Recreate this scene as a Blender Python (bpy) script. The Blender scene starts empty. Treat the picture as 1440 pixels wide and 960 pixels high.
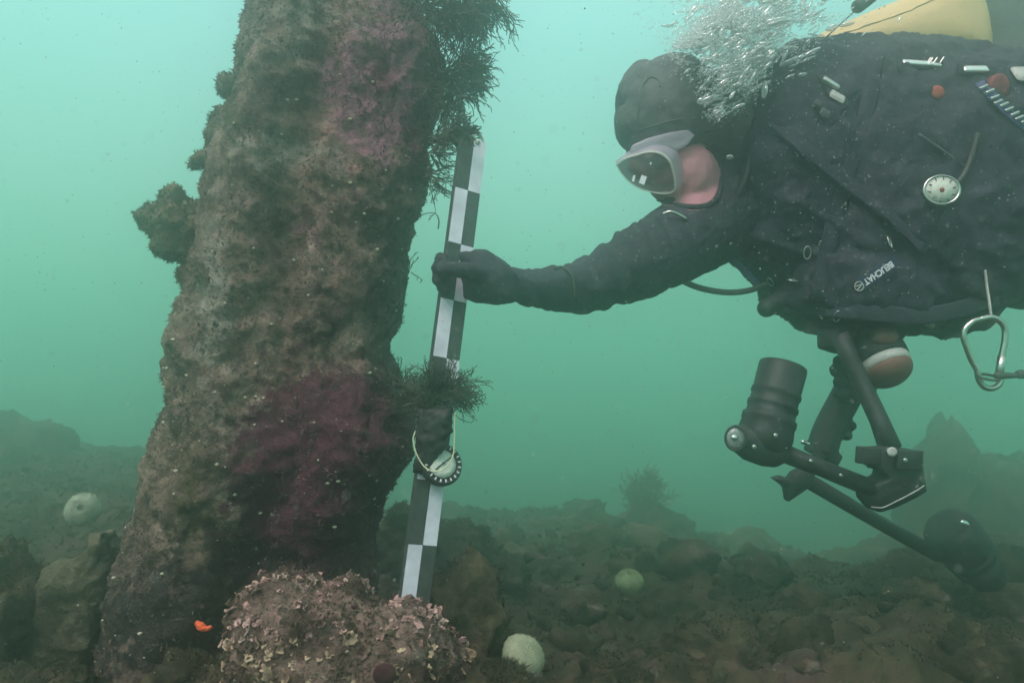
import bpy, bmesh, math, random
import numpy as np
from mathutils import Vector, Matrix, noise, Quaternion
from mathutils.bvhtree import BVHTree
random.seed(7); np.random.seed(7)
S = bpy.context.scene
COL = S.collection
# ------------------------------------------------------------------ camera
CZ = 0.65; F = 1028.0
cam_d = bpy.data.cameras.new('camera'); cam = bpy.data.objects.new('camera', cam_d); COL.objects.link(cam)
cam.location = (0, 0, CZ); cam.rotation_euler = (math.radians(90), 0, 0)
cam_d.sensor_width = 36; cam_d.lens = 36 * F / 1440; cam_d.clip_start = 0.02; cam_d.clip_end = 300
cam_d.dof.use_dof = True; cam_d.dof.focus_distance = 1.3; cam_d.dof.aperture_fstop = 5.0
S.camera = cam
# ------------------------------------------------------------------ water light
W = bpy.data.worlds.new('World'); S.world = W; W.use_nodes = True
nt = W.node_tree; bg = nt.nodes['Background']
tc = nt.nodes.new('ShaderNodeTexCoord'); sp = nt.nodes.new('ShaderNodeSeparateXYZ')
mr = nt.nodes.new('ShaderNodeMapRange'); mr.inputs['From Min'].default_value = -1; mr.inputs['From Max'].default_value = 1
rp = nt.nodes.new('ShaderNodeValToRGB')
nt.links.new(tc.outputs['Generated'], sp.inputs[0]); nt.links.new(sp.outputs['Z'], mr.inputs['Value'])
nt.links.new(mr.outputs[0], rp.inputs[0]); nt.links.new(rp.outputs[0], bg.inputs[0])
cr = rp.color_ramp; cr.elements[0].position = 0.0; cr.elements[0].color = (.004, .012, .01, 1)
cr.elements[1].position = 1.0; cr.elements[1].color = (1.25, 1.35, 1.3, 1)
for p, c in ((0.30, (.14, .36, .21, 1)), (0.44, (.44, .76, .55, 1)), (0.5, (.45, .80, .60, 1)), (0.6, (.46, .93, .78, 1)), (0.7, (.54, 1.12, 1.08, 1))):
    e = cr.elements.new(p); e.color = c
bg.inputs[1].default_value = 0.87
sun_d = bpy.data.lights.new('sun', 'SUN'); sun = bpy.data.objects.new('sun', sun_d); COL.objects.link(sun)
sun_d.energy = 3.7; sun_d.angle = math.radians(35); sun_d.color = (1.0, .78, .80)
sun.rotation_euler = (math.radians(28), math.radians(-20), 0)
sun.location = (0, 0, 5)
S.view_settings.view_transform = 'Standard'; S.view_settings.look = 'None'
S.view_settings.exposure = -0.12; S.view_settings.gamma = 1.0
cy = S.cycles
cy.use_denoising = True; cy.volume_bounces = 8; cy.max_bounces = 10; cy.transparent_max_bounces = 16
cy.diffuse_bounces = 3; cy.caustics_reflective = False; cy.caustics_refractive = False
cy.sample_clamp_indirect = 4

# ------------------------------------------------------------------ helpers
def P(px, py, d): return Vector(((px - 720) / F * d, d, CZ - (py - 480) / F * d))
def R(px, d): return px / F * d

def nodes(name):
    m = bpy.data.materials.new(name); m.use_nodes = True
    t = m.node_tree; b = t.nodes['Principled BSDF']
    return m, t, b
def N(t, typ, **kw):
    n = t.nodes.new(typ)
    for k, v in kw.items():
        if k in n.inputs: n.inputs[k].default_value = v
        else: setattr(n, k, v)
    return n
def noise_tex(t, scale, detail=6, rough=.6, dist=0, coord='Object', w=None):
    tc = N(t, 'ShaderNodeTexCoord'); n = N(t, 'ShaderNodeTexNoise')
    n.inputs['Scale'].default_value = scale; n.inputs['Detail'].default_value = detail
    n.inputs['Roughness'].default_value = rough; n.inputs['Distortion'].default_value = dist
    t.links.new(tc.outputs[coord], n.inputs['Vector']); return n
def ramp(t, src, stops):
    r = N(t, 'ShaderNodeValToRGB'); c = r.color_ramp
    c.elements[0].position, c.elements[0].color = stops[0][0], (*stops[0][1], 1)
    c.elements[1].position, c.elements[1].color = stops[-1][0], (*stops[-1][1], 1)
    for p, col in stops[1:-1]:
        e = c.elements.new(p); e.color = (*col, 1)
    t.links.new(src, r.inputs[0]); return r.outputs[0]
def mix(t, fac, a, b, mode='MIX'):
    m = N(t, 'ShaderNodeMix', data_type='RGBA', blend_type=mode)
    for i, v in ((0, fac), (6, a), (7, b)):
        if hasattr(v, 'is_linked') or hasattr(v, 'links'): t.links.new(v, m.inputs[i])
        else: m.inputs[i].default_value = v if i == 0 else (*v, 1)
    return m.outputs[2]
def bump(t, b, src, strength=.5, dist=.01, prev=None):
    n = N(t, 'ShaderNodeBump', Strength=strength, Distance=dist)
    t.links.new(src, n.inputs['Height'])
    if prev: t.links.new(prev, n.inputs['Normal'])
    t.links.new(n.outputs[0], b.inputs['Normal']); return n.outputs[0]

def plain(name, col, rough=.6, metal=0, var=.25, scale=60, spec=.3, bmp=.15, bdist=.002):
    m, t, b = nodes(name)
    n = noise_tex(t, scale)
    lo = tuple(c * (1 - var) for c in col); hi = tuple(min(1, c * (1 + var)) for c in col)
    t.links.new(ramp(t, n.outputs[0], [(.3, lo), (.7, hi)]), b.inputs['Base Color'])
    b.inputs['Roughness'].default_value = rough; b.inputs['Metallic'].default_value = metal
    b.inputs['Specular IOR Level'].default_value = spec
    if bmp: bump(t, b, n.outputs[0], bmp, bdist)
    return m

def rocky(name, stops, patch=None, pale=(.42, .38, .33), pale_amt=.62, scale=9, bmp=.9):
    m, t, b = nodes(name)
    n1 = noise_tex(t, scale, 8, .65, .3); n2 = noise_tex(t, scale * 6, 6, .7); n3 = noise_tex(t, scale * 2.0, 8, .65)
    v = N(t, 'ShaderNodeTexVoronoi', Scale=scale * 14); tcc = N(t, 'ShaderNodeTexCoord'); t.links.new(tcc.outputs['Object'], v.inputs['Vector'])
    c = ramp(t, n1.outputs[0], stops)
    if patch:
        for att, colr in patch:
            a = N(t, 'ShaderNodeAttribute', attribute_name=att)
            mu = N(t, 'ShaderNodeMath', operation='MULTIPLY_ADD'); t.links.new(n3.outputs[0], mu.inputs[0]); mu.inputs[1].default_value = 2.4; mu.inputs[2].default_value = -1.2
            ad = N(t, 'ShaderNodeMath', operation='ADD', use_clamp=True); t.links.new(a.outputs['Fac'], ad.inputs[0]); t.links.new(mu.outputs[0], ad.inputs[1])
            f = ramp(t, ad.outputs[0], [(.35, (0, 0, 0)), (.7, (1, 1, 1))])
            c = mix(t, f, c, colr)
    f2 = ramp(t, n2.outputs[0], [(.32, (.45, .45, .45)), (.55, (1, 1, 1)), (.75, (1.35, 1.35, 1.35))])
    c = mix(t, 1.0, c, f2, 'MULTIPLY')
    f3 = ramp(t, v.outputs['Distance'], [(.0, (1, 1, 1)), (.16, (0, 0, 0))])
    f4 = ramp(t, n3.outputs[0], [(pale_amt - .1, (0, 0, 0)), (pale_amt + .12, (1, 1, 1))])
    ff = mix(t, 1.0, f3, f4, 'MULTIPLY')
    c = mix(t, ff, c, pale)
    t.links.new(c, b.inputs['Base Color']); b.inputs['Roughness'].default_value = .9; b.inputs['Specular IOR Level'].default_value = .15
    p = bump(t, b, n2.outputs[0], bmp, .012); bump(t, b, v.outputs['Distance'], .35, -.004, p)
    return m

def tag(o, label=None, cat=None, group=None, kind=None):
    if label: o['label'] = label
    if cat: o['category'] = cat
    if group: o['group'] = group
    if kind: o['kind'] = kind
    return o
def empty(name, loc, label, cat, group=None):
    o = bpy.data.objects.new(name, None); COL.objects.link(o); o.location = loc; o.empty_display_size = .05
    return tag(o, label, cat, group)
def link(name, me, mat, parent=None, smooth=True):
    """me in world coordinates; parented with the parent's offset removed"""
    if smooth: me.polygons.foreach_set('use_smooth', [True] * len(me.polygons))
    o = bpy.data.objects.new(name, me); COL.objects.link(o)
    if mat and not me.materials: me.materials.append(mat)
    if parent:
        o.parent = parent
        w = Vector((0, 0, 0)); q = parent
        while q: w += q.location; q = q.parent
        o.location = -w
    return o
def origin(o, c):
    """move a world-baked mesh's origin to c"""
    c = Vector(c); o.data.transform(Matrix.Translation(-c)); o.location = o.location + c; return o
class MB:
    def __init__(s): s.v = []; s.f = []
    def add(s, v, f):
        n = len(s.v); s.v += [tuple(x) for x in v]; s.f += [tuple(i + n for i in q) for q in f]; return s
    def mesh(s, name='m'):
        me = bpy.data.meshes.new(name); me.from_pydata(s.v, [], s.f); me.validate(); me.update(); return me
    def tube(s, pts, rad, n=10, cap=True, flat=1.0, up=None):
        pts = [Vector(p) for p in pts]
        if not hasattr(rad, '__len__'): rad = [rad] * len(pts)
        v = []; f = []; ref = None
        for i, p in enumerate(pts):
            d = (pts[min(i + 1, len(pts) - 1)] - pts[max(i - 1, 0)])
            if d.length < 1e-9: d = Vector((0, 0, 1))
            d.normalize()
            if ref is None:
                ref = Vector(up) if up else (Vector((0, 0, 1)) if abs(d.z) < .9 else Vector((1, 0, 0)))
            a = (ref - d * ref.dot(d)).normalized(); b = d.cross(a); ref = a
            for k in range(n):
                t = 2 * math.pi * k / n
                v.append(p + a * math.cos(t) * rad[i] * flat + b * math.sin(t) * rad[i])
        for i in range(len(pts) - 1):
            for k in range(n):
                k2 = (k + 1) % n
                f.append((i * n + k, i * n + k2, (i + 1) * n + k2, (i + 1) * n + k))
        if cap:
            f.append(tuple(range(n))[::-1]); f.append(tuple((len(pts) - 1) * n + k for k in range(n)))
        return s.add(v, f)
    def ring(s, c, nrm, R1, r, n=36, m=8, ry=None, up=None, arc=(0, 2 * math.pi), flat=1):
        nrm = Vector(nrm).normalized(); u = Vector(up) if up else (Vector((0, 0, 1)) if abs(nrm.z) < .9 else Vector((1, 0, 0)))
        a = (u - nrm * u.dot(nrm)).normalized(); b = nrm.cross(a); c = Vector(c); ry = ry or R1
        full = abs(arc[1] - arc[0] - 2 * math.pi) < 1e-6
        v = []; f = []; cnt = n if full else n + 1
        for i in range(cnt):
            t = arc[0] + (arc[1] - arc[0]) * i / n
            p = c + a * math.cos(t) * R1 + b * math.sin(t) * ry
            rd = (a * math.cos(t) + b * math.sin(t)).normalized()
            for k in range(m):
                q = 2 * math.pi * k / m
                v.append(p + rd * math.cos(q) * r + nrm * math.sin(q) * r * flat)
        for i in range(n):
            j = (i + 1) % cnt
            for k in range(m):
                k2 = (k + 1) % m
                f.append((i * m + k, j * m + k, j * m + k2, i * m + k2))
        return s.add(v, f)
    def lathe(s, c, axis, prof, n=28, up=None, sx=1.0):
        """prof: (dist along axis, radius)"""
        ax = Vector(axis).normalized(); u = Vector(up) if up else (Vector((0, 0, 1)) if abs(ax.z) < .9 else Vector((1, 0, 0)))
        a = (u - ax * u.dot(ax)).normalized(); b = ax.cross(a); c = Vector(c); v = []; f = []
        for h, r in prof:
            for k in range(n):
                t = 2 * math.pi * k / n
                v.append(c + ax * h + a * math.cos(t) * r * sx + b * math.sin(t) * r)
        for i in range(len(prof) - 1):
            for k in range(n):
                k2 = (k + 1) % n
                f.append((i * n + k, i * n + k2, (i + 1) * n + k2, (i + 1) * n + k))
        f.append(tuple(range(n))[::-1]); f.append(tuple((len(prof) - 1) * n + k for k in range(n)))
        return s.add(v, f)
    def box(s, c, sx, sy, sz, rot=None, bev=0):
        bm = bmesh.new(); bmesh.ops.create_cube(bm, size=1)
        for q in bm.verts: q.co = Vector((q.co.x * sx, q.co.y * sy, q.co.z * sz))
        if bev: bmesh.ops.bevel(bm, geom=bm.edges[:], offset=bev, segments=2, affect='EDGES', profile=.6)
        M = Matrix.Translation(Vector(c)) @ (rot.to_4x4() if rot else Matrix.Identity(4))
        bm.transform(M); bm.verts.ensure_lookup_table()
        s.add([q.co[:] for q in bm.verts], [[x.index for x in fc.verts] for fc in bm.faces]); bm.free(); return s
    def ell(s, c, r, rot=None, sub=3):
        bm = bmesh.new(); bmesh.ops.create_icosphere(bm, subdivisions=sub, radius=1)
        M = Matrix.Translation(Vector(c)) @ (rot.to_4x4() if rot else Matrix.Identity(4)) @ Matrix.Diagonal((*r, 1))
        bm.transform(M)
        s.add([q.co[:] for q in bm.verts], [[x.index for x in fc.verts] for fc in bm.faces]); bm.free(); return s
    def cap(s, p0, r0, p1, r1):
        p0, p1 = Vector(p0), Vector(p1); d = (p1 - p0); L = d.length; d = d / L if L else Vector((0, 0, 1))
        prof = [(-r0 * math.cos(a), max(r0 * math.sin(a), 1e-4)) for a in [i * math.pi / 12 for i in range(0, 7)]]
        prof += [(L + r1 * math.sin(a), max(r1 * math.cos(a), 1e-4)) for a in [i * math.pi / 12 for i in range(0, 7)]]
        return s.lathe(p0, d, prof, 20)
    def puff(s, outline, d, T, cut=0.97, steps=7, c=None, back=None):
        """closed outline in pixels, standing at distance d, swelling by T to the front and `back` behind"""
        pts = [P(x, y, d) for x, y in outline]; n = len(pts); back = T if back is None else back
        cc = P(*c, d) if c else sum(pts, Vector()) / n
        v = []; f = []; ks = [math.pi / 2 * cut * i / steps for i in range(-steps, steps + 1)]
        for a in ks:
            t = T if a < 0 else back
            for p in pts:
                q = cc + (p - cc) * math.cos(a) ** .8; q.y = d + t * math.sin(a); v.append(q)
        m = len(ks)
        for i in range(m - 1):
            for k in range(n):
                k2 = (k + 1) % n
                f.append((i * n + k, i * n + k2, (i + 1) * n + k2, (i + 1) * n + k))
        f.append(tuple(range(n))[::-1]); f.append(tuple((m - 1) * n + k for k in range(n)))
        return s.add(v, f)
def evaluated(o):
    dg = bpy.context.evaluated_depsgraph_get(); dg.update()
    me = bpy.data.meshes.new_from_object(o.evaluated_get(dg)); bpy.data.objects.remove(o); return me
def remesh(mb, voxel, it=8, fac=.5, sub=0):
    o = bpy.data.objects.new('tmp', mb.mesh()); COL.objects.link(o)
    r = o.modifiers.new('r', 'REMESH'); r.mode = 'VOXEL'; r.voxel_size = voxel; r.use_smooth_shade = True
    if it:
        sm = o.modifiers.new('s', 'SMOOTH'); sm.iterations = it; sm.factor = fac
    return evaluated(o)
def displace(me, fn):
    n = len(me.vertices); co = np.empty(n * 3); me.vertices.foreach_get('co', co); no = np.empty(n * 3)
    me.vertices.foreach_get('normal', no); co = co.reshape(-1, 3); no = no.reshape(-1, 3)
    d = np.array([fn(Vector(c), Vector(q)) for c, q in zip(co, no)])
    co += no * d[:, None]; me.vertices.foreach_set('co', co.ravel()); me.update(); return me
def fr(p, s, o=4, seed=0): return noise.fractal(Vector(p) * s + Vector((seed, seed * 1.7, -seed)), .8, 2.1, o)
def attr(me, name, fn):
    a = me.attributes.new(name, 'FLOAT', 'POINT')
    a.data.foreach_set('value', [fn(v.co) for v in me.vertices])
def px_of(v): return (720 + v.x / v.y * F, 480 - (v.z - CZ) / v.y * F)
def sm(a, b, x):
    t = max(0, min(1, (x - a) / (b - a))); return t * t * (3 - 2 * t)
def interp(tab, y):
    ys = [r[0] for r in tab]; return [float(np.interp(y, ys, [r[k] for r in tab])) for k in range(1, len(tab[0]))]
def bez(pts, n=16):
    """catmull-rom through pts"""
    pts = [Vector(p) for p in pts]; P0 = [2 * pts[0] - pts[1]] + pts + [2 * pts[-1] - pts[-2]]; out = []
    for i in range(1, len(P0) - 2):
        a, b, c, d = P0[i - 1:i + 3]
        for k in range(n):
            t = k / n
            out.append(.5 * ((2 * b) + (c - a) * t + (2 * a - 5 * b + 4 * c - d) * t * t + (3 * b - a - 3 * c + d) * t ** 3))
    out.append(pts[-1]); return out
def frame_rot(xd, nrm):
    """rotation whose x axis is xd, z axis close to nrm"""
    x = Vector(xd).normalized(); z = Vector(nrm); z = (z - x * z.dot(x)).normalized(); y = z.cross(x)
    return Matrix((x, y, z)).transposed()

# ------------------------------------------------------------------ materials
M_bed = rocky('seabed turf', [(.3, (.010, .011, .007)), (.42, (.026, .024, .015)), (.52, (.065, .055, .032)), (.60, (.07, .04, .038)), (.68, (.19, .15, .125))], scale=4)
M_rock = rocky('turfed rock', [(.3, (.012, .012, .008)), (.44, (.032, .028, .017)), (.54, (.08, .066, .04)), (.62, (.085, .05, .044)), (.70, (.24, .19, .155))], scale=6)
M_pillar = rocky('encrusted pillar', [(.30, (.055, .040, .032)), (.44, (.135, .098, .078)), (.56, (.23, .165, .13)), (.70, (.38, .29, .24))],
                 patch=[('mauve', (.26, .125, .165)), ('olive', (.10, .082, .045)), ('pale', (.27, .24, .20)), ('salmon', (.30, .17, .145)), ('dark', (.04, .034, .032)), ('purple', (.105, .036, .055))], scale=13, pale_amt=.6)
M_front = rocky('crusted rock', [(.3, (.03, .02, .018)), (.47, (.12, .08, .065)), (.6, (.30, .20, .17)), (.75, (.10, .09, .04))], scale=14)
M_moss = plain('dark seaweed', (.045, .052, .036), .8, var=.6, scale=30)
M_brownweed = plain('brown seaweed', (.105, .075, .045), .9, var=.5, scale=40)
M_turf = plain('algal turf', (.045, .040, .022), .95, var=.75, scale=5, bmp=0)
M_pturf = plain('pillar turf', (.12, .088, .075), .95, var=.75, scale=11, bmp=0)
def suit(name, col, scale):
    m, t, b = nodes(name); n = noise_tex(t, scale, 6, .7); n2 = noise_tex(t, 7, 4, .6)
    v = N(t, 'ShaderNodeTexVoronoi', Scale=95); tc_ = N(t, 'ShaderNodeTexCoord'); t.links.new(tc_.outputs['Object'], v.inputs['Vector'])
    c = ramp(t, n.outputs[0], [(.3, tuple(q * .45 for q in col)), (.72, tuple(q * 1.7 for q in col))])
    c = mix(t, ramp(t, n2.outputs[0], [(.45, (0, 0, 0)), (.75, (.6, .6, .6))]), c, tuple(q * 2.6 for q in col))
    f = ramp(t, v.outputs['Distance'], [(.1, (1, 1, 1)), (.3, (0, 0, 0))]); f2 = ramp(t, v.outputs['Color'], [(.55, (0, 0, 0)), (.95, (.8, .8, .8))])
    c = mix(t, mix(t, 1, f, f2, 'MULTIPLY'), c, (.22, .23, .23))
    t.links.new(c, b.inputs['Base Color']); b.inputs['Roughness'].default_value = .75; b.inputs['Specular IOR Level'].default_value = .3
    bump(t, b, n.outputs[0], .5, .004); return m
M_neo = suit('black neoprene', (.022, .024, .031), 100)
M_neo2 = plain('grey black hood', (.085, .08, .085), .7, var=.35, scale=40, bmp=.4, bdist=.004)
M_nylon = suit('black nylon', (.022, .024, .034), 70)
M_rub = plain('black rubber', (.02, .022, .024), .55, var=.6, scale=45, spec=.35, bmp=.35, bdist=.003)
M_hose = plain('grey hose', (.06, .065, .06), .5)
M_steel = plain('steel', (.6, .6, .56), .28, metal=1, var=.15, scale=90, bmp=.1)
M_chrome = plain('bright chrome', (.9, .9, .88), .12, metal=1, var=.05, bmp=0)
M_white = plain('white paint', (.74, .73, .78), .5, var=.07, scale=30, bmp=.05)
M_panel = plain('scuffed white paint', (.68, .66, .76), .6, var=.2, scale=22, bmp=.2)
M_black = plain('black paint', (.045, .055, .052), .55, var=.4, scale=70)
M_skin = plain('skin', (.44, .20, .23), .55, var=.12, scale=25, bmp=.2)
M_yellow = plain('yellow paint', (.66, .46, .22), .5, var=.08, scale=22, bmp=.05)
M_red = plain('faded red plastic', (.32, .07, .05), .5)
M_maroon = plain('dark red plastic', (.2, .04, .05), .5)
M_blue = plain('blue trim', (.07, .08, .18), .6)
M_cream = plain('cream cord', (.6, .6, .4), .7)
M_dialw = plain('dial face', (.62, .66, .58), .4, var=.2, scale=200)
M_palegrey = plain('pale plastic', (.45, .46, .43), .5)
M_terra = plain('terracotta lens hood', (.16, .075, .06), .5, var=.2)
M_bone = plain('pale shell', (.5, .48, .36), .7, var=.2)
def glassy(name, tint, rough=.05, alpha=.35, spec=.8):
    m, t, b = nodes(name); b.inputs['Base Color'].default_value = (*tint, 1); b.inputs['Roughness'].default_value = rough
    b.inputs['Specular IOR Level'].default_value = spec; b.inputs['Alpha'].default_value = alpha
    return m
M_silicone = glassy('clear silicone skirt', (.55, .5, .6), .3, .42)
M_glass = glassy('mask glass', (.07, .08, .08), .04, .42)
def bubble_mat():
    m, t, b = nodes('air bubble'); t.nodes.remove(b); out = t.nodes['Material Output']
    g = N(t, 'ShaderNodeBsdfGlossy', Roughness=.08); g.inputs[0].default_value = (1, 1, 1, 1)
    tr = N(t, 'ShaderNodeBsdfTransparent'); lw = N(t, 'ShaderNodeLayerWeight', Blend=.5)
    r = ramp(t, lw.outputs['Facing'], [(0, (.15, .15, .15)), (.8, (.9, .9, .9))])
    df = N(t, 'ShaderNodeBsdfDiffuse'); df.inputs[0].default_value = (.9, .93, .93, 1)
    m2 = N(t, 'ShaderNodeMixShader'); m2.inputs[0].default_value = .3; t.links.new(g.outputs[0], m2.inputs[1]); t.links.new(df.outputs[0], m2.inputs[2])
    mx = N(t, 'ShaderNodeMixShader'); t.links.new(r, mx.inputs[0]); t.links.new(tr.outputs[0], mx.inputs[1]); t.links.new(m2.outputs[0], mx.inputs[2])
    t.links.new(mx.outputs[0], out.inputs['Surface']); return m
M_bub = bubble_mat()

# ================================================================== SEABED
RIDGE = [(-400, 590), (0, 622), (150, 630), (320, 660), (500, 708), (620, 716), (780, 716), (900, 726), (1000, 748), (1100, 768), (1180, 790), (1260, 772), (1400, 735), (1800, 700)]
RD = 5.2
def zbed(x, y):
    px = 720 + x / max(y, .9) * F
    zr = CZ - (interp(RIDGE, px)[0] - 480) / F * RD
    z = .02 + (zr - .02) * sm(1.5, RD, y)
    if y > RD: z -= min((y - RD) * .5, 3.2) 
    z = max(z, -3.2)
    a = .4 if y < 1.3 else 1
    z += a * (.10 * noise.noise((x * 1.9, y * 1.9, 3)) + .055 * abs(noise.noise((x * 5, y * 5, 1))) + .03 * noise.fractal((x * 11, y * 11, 7), .9, 2.1, 4))
    return z - .02
def build_bed():
    ys = list(np.linspace(-2.5, .6, 16)) + list(np.linspace(.62, 3.0, 210)) + list(np.linspace(3.012, 6, 130)) + list(np.geomspace(6.15, 41, 34))
    us = np.linspace(-1, 1, 380); us = np.sign(us) * (np.abs(us) * .55 + .45 * np.abs(us) ** 3)
    v = []; f = []
    for y in ys:
        w = 2.6 + max(y, 0) * .9 + (max(0, y - 4) * .2)
        for u in us:
            x = u * w; v.append((x, y, zbed(x, y)))
    n = len(us)
    f = [(i * n + k, i * n + k + 1, (i + 1) * n + k + 1, (i + 1) * n + k) for i in range(len(ys) - 1) for k in range(n - 1)]
    me = bpy.data.meshes.new('seabed'); me.from_pydata(v, [], f); me.update()
    return link('seabed', me, M_bed)
bed = build_bed(); tag(bed, kind='structure')

def rock_mesh(c, r, seed, rotz=0, sub=5, planes=9, amp=.09, tilt=0):
    rnd = random.Random(seed); bm = bmesh.new(); bmesh.ops.create_icosphere(bm, subdivisions=sub, radius=1)
    pl = [(Vector((rnd.gauss(0, 1), rnd.gauss(0, 1), rnd.gauss(0, .8))).normalized(), rnd.uniform(.68, .9)) for _ in range(planes)]
    Rm = Matrix.Rotation(rotz, 3, 'Z') @ Matrix.Rotation(tilt, 3, 'Y')
    for q in bm.verts:
        p = q.co.copy()
        for n_, d_ in pl:
            k = p.dot(n_) - d_
            if k > 0: p -= n_ * k * .85
        p *= 1 + amp * 2.2 * noise.fractal(p * 1.6 + Vector((seed, 0, 0)), .9, 2.1, 3)
        q.co = Rm @ Vector((p.x * r[0], p.y * r[1], p.z * r[2]))
        q.co += q.co.normalized() * (amp * .16) * noise.fractal(q.co * 26 + Vector((seed, 3, 0)), .7, 2.1, 4)
        q.co += Vector(c)
    me = bpy.data.meshes.new('rock'); bm.to_mesh(me); bm.free(); return me

# (px, py, distance, half sizes in px, label)
ROCKS = [
 (1332, 765, 2.55, (66, 60, 165), 'tall pointed haze-dimmed rock rising behind the lower camera light', 1),
 (1440, 790, 2.45, (78, 70, 160), 'broad dim boulder cut by the right edge of the picture', 2),
 (1232, 835, 2.5, (84, 60, 84), 'low rounded boulder left of the tall pointed rock', 3),
 (905, 770, 2.55, (70, 50, 62), 'small peaked rock carrying the lone seaweed bush on the skyline', 4),
 (1030, 800, 2.35, (66, 50, 52), 'turf covered rock to the right of the peaked skyline rock', 5),
 (700, 830, 1.75, (62, 50, 46), 'brown rock with a pale pink crusted face right of the scale bar', 6),
 (655, 905, 1.22, (72, 70, 118), 'olive boulder directly right of the shell crusted foreground rock', 7),
 (640, 775, 1.8, (60, 50, 42), 'pale topped rock just behind the foot of the scale bar', 8),
 (565, 755, 1.75, (46, 46, 48), 'yellowish rock glimpsed between the pillar and the scale bar', 9),
 (870, 870, 1.75, (72, 50, 42), 'dark flat rock below the small green urchin', 10),
 (1000, 925, 1.45, (96, 60, 50), 'dark weedy boulder at the bottom edge below the camera rig', 11),
 (1170, 940, 1.5, (110, 70, 70), 'wide dark boulder at the bottom edge right of centre', 12),
 (1400, 955, 1.35, (90, 70, 66), 'olive rounded boulder in the bottom right corner', 13),
 (860, 975, 1.25, (70, 60, 42), 'reddish brown stone at the bottom edge right of the pale urchin', 14),
 (1105, 850, 2.0, (70, 60, 46), 'middle distance rock with a pale streak under the camera rig', 15),
 (795, 765, 2.4, (70, 50, 38), 'low pinkish rock on the skyline right of the scale bar', 16),
 (30, 690, 2.5, (95, 70, 110), 'hazy boulder mound at the left edge of the picture', 17),
 (135, 690, 2.9, (70, 60, 74), 'distant hazy rock behind the ribbed pale urchin', 18),
 (8, 865, 1.4, (50, 60, 100), 'near yellowish rock cut by the left edge of the picture', 19),
 (45, 1030, 1.05, (120, 90, 90), 'dark brown crusted rock in the bottom left corner', 20),
 (265, 980, 1.2, (95, 70, 60), 'dark rock in shadow at the foot of the pillar', 21),
 (1310, 890, 1.8, (84, 60, 50), 'shadowed rock beneath the lower camera light', 22),
 (700, 975, 1.02, (50, 50, 34), 'small pale topped stone in front of the pale urchin', 23),
]
rock_objs = []
for px, py, d, (a, b_, c_), lab, sd in ROCKS:
    d = d * 1.85 if d > 2.2 else (d * 1.2 if d > 1.6 else d)
    c = P(px, py, d); k = d / F
    me = rock_mesh(c, (a * k, b_ * k * 1.2, c_ * k), sd, planes=9, amp=.10)
    o = link('boulder', me, M_rock); origin(o, c); tag(o, lab, 'rock', 'boulders scattered over the seabed'); rock_objs.append((o, me))

# upright slab on the left, standing up out of the bed
mb = MB().puff([(30, 990), (48, 850), (62, 800), (95, 790), (118, 772), (130, 752), (146, 748), (147, 800), (144, 850), (134, 905), (112, 945), (100, 990)], 1.4, .025, back=.12, cut=.85)
me = remesh(mb, .006, 1); displace(me, lambda p, n: .012 * fr(p, 14, 4, 2) + .004 * fr(p, 60, 3))
slab = link('upright_stone', me, rocky('pale olive stone', [(.3, (.04, .037, .025)), (.5, (.11, .1, .065)), (.7, (.24, .21, .15))], scale=9)); origin(slab, P(90, 950, 1.4)); tag(slab, 'thin upright stone slab with a pointed top left of the pillar', 'rock')

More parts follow.
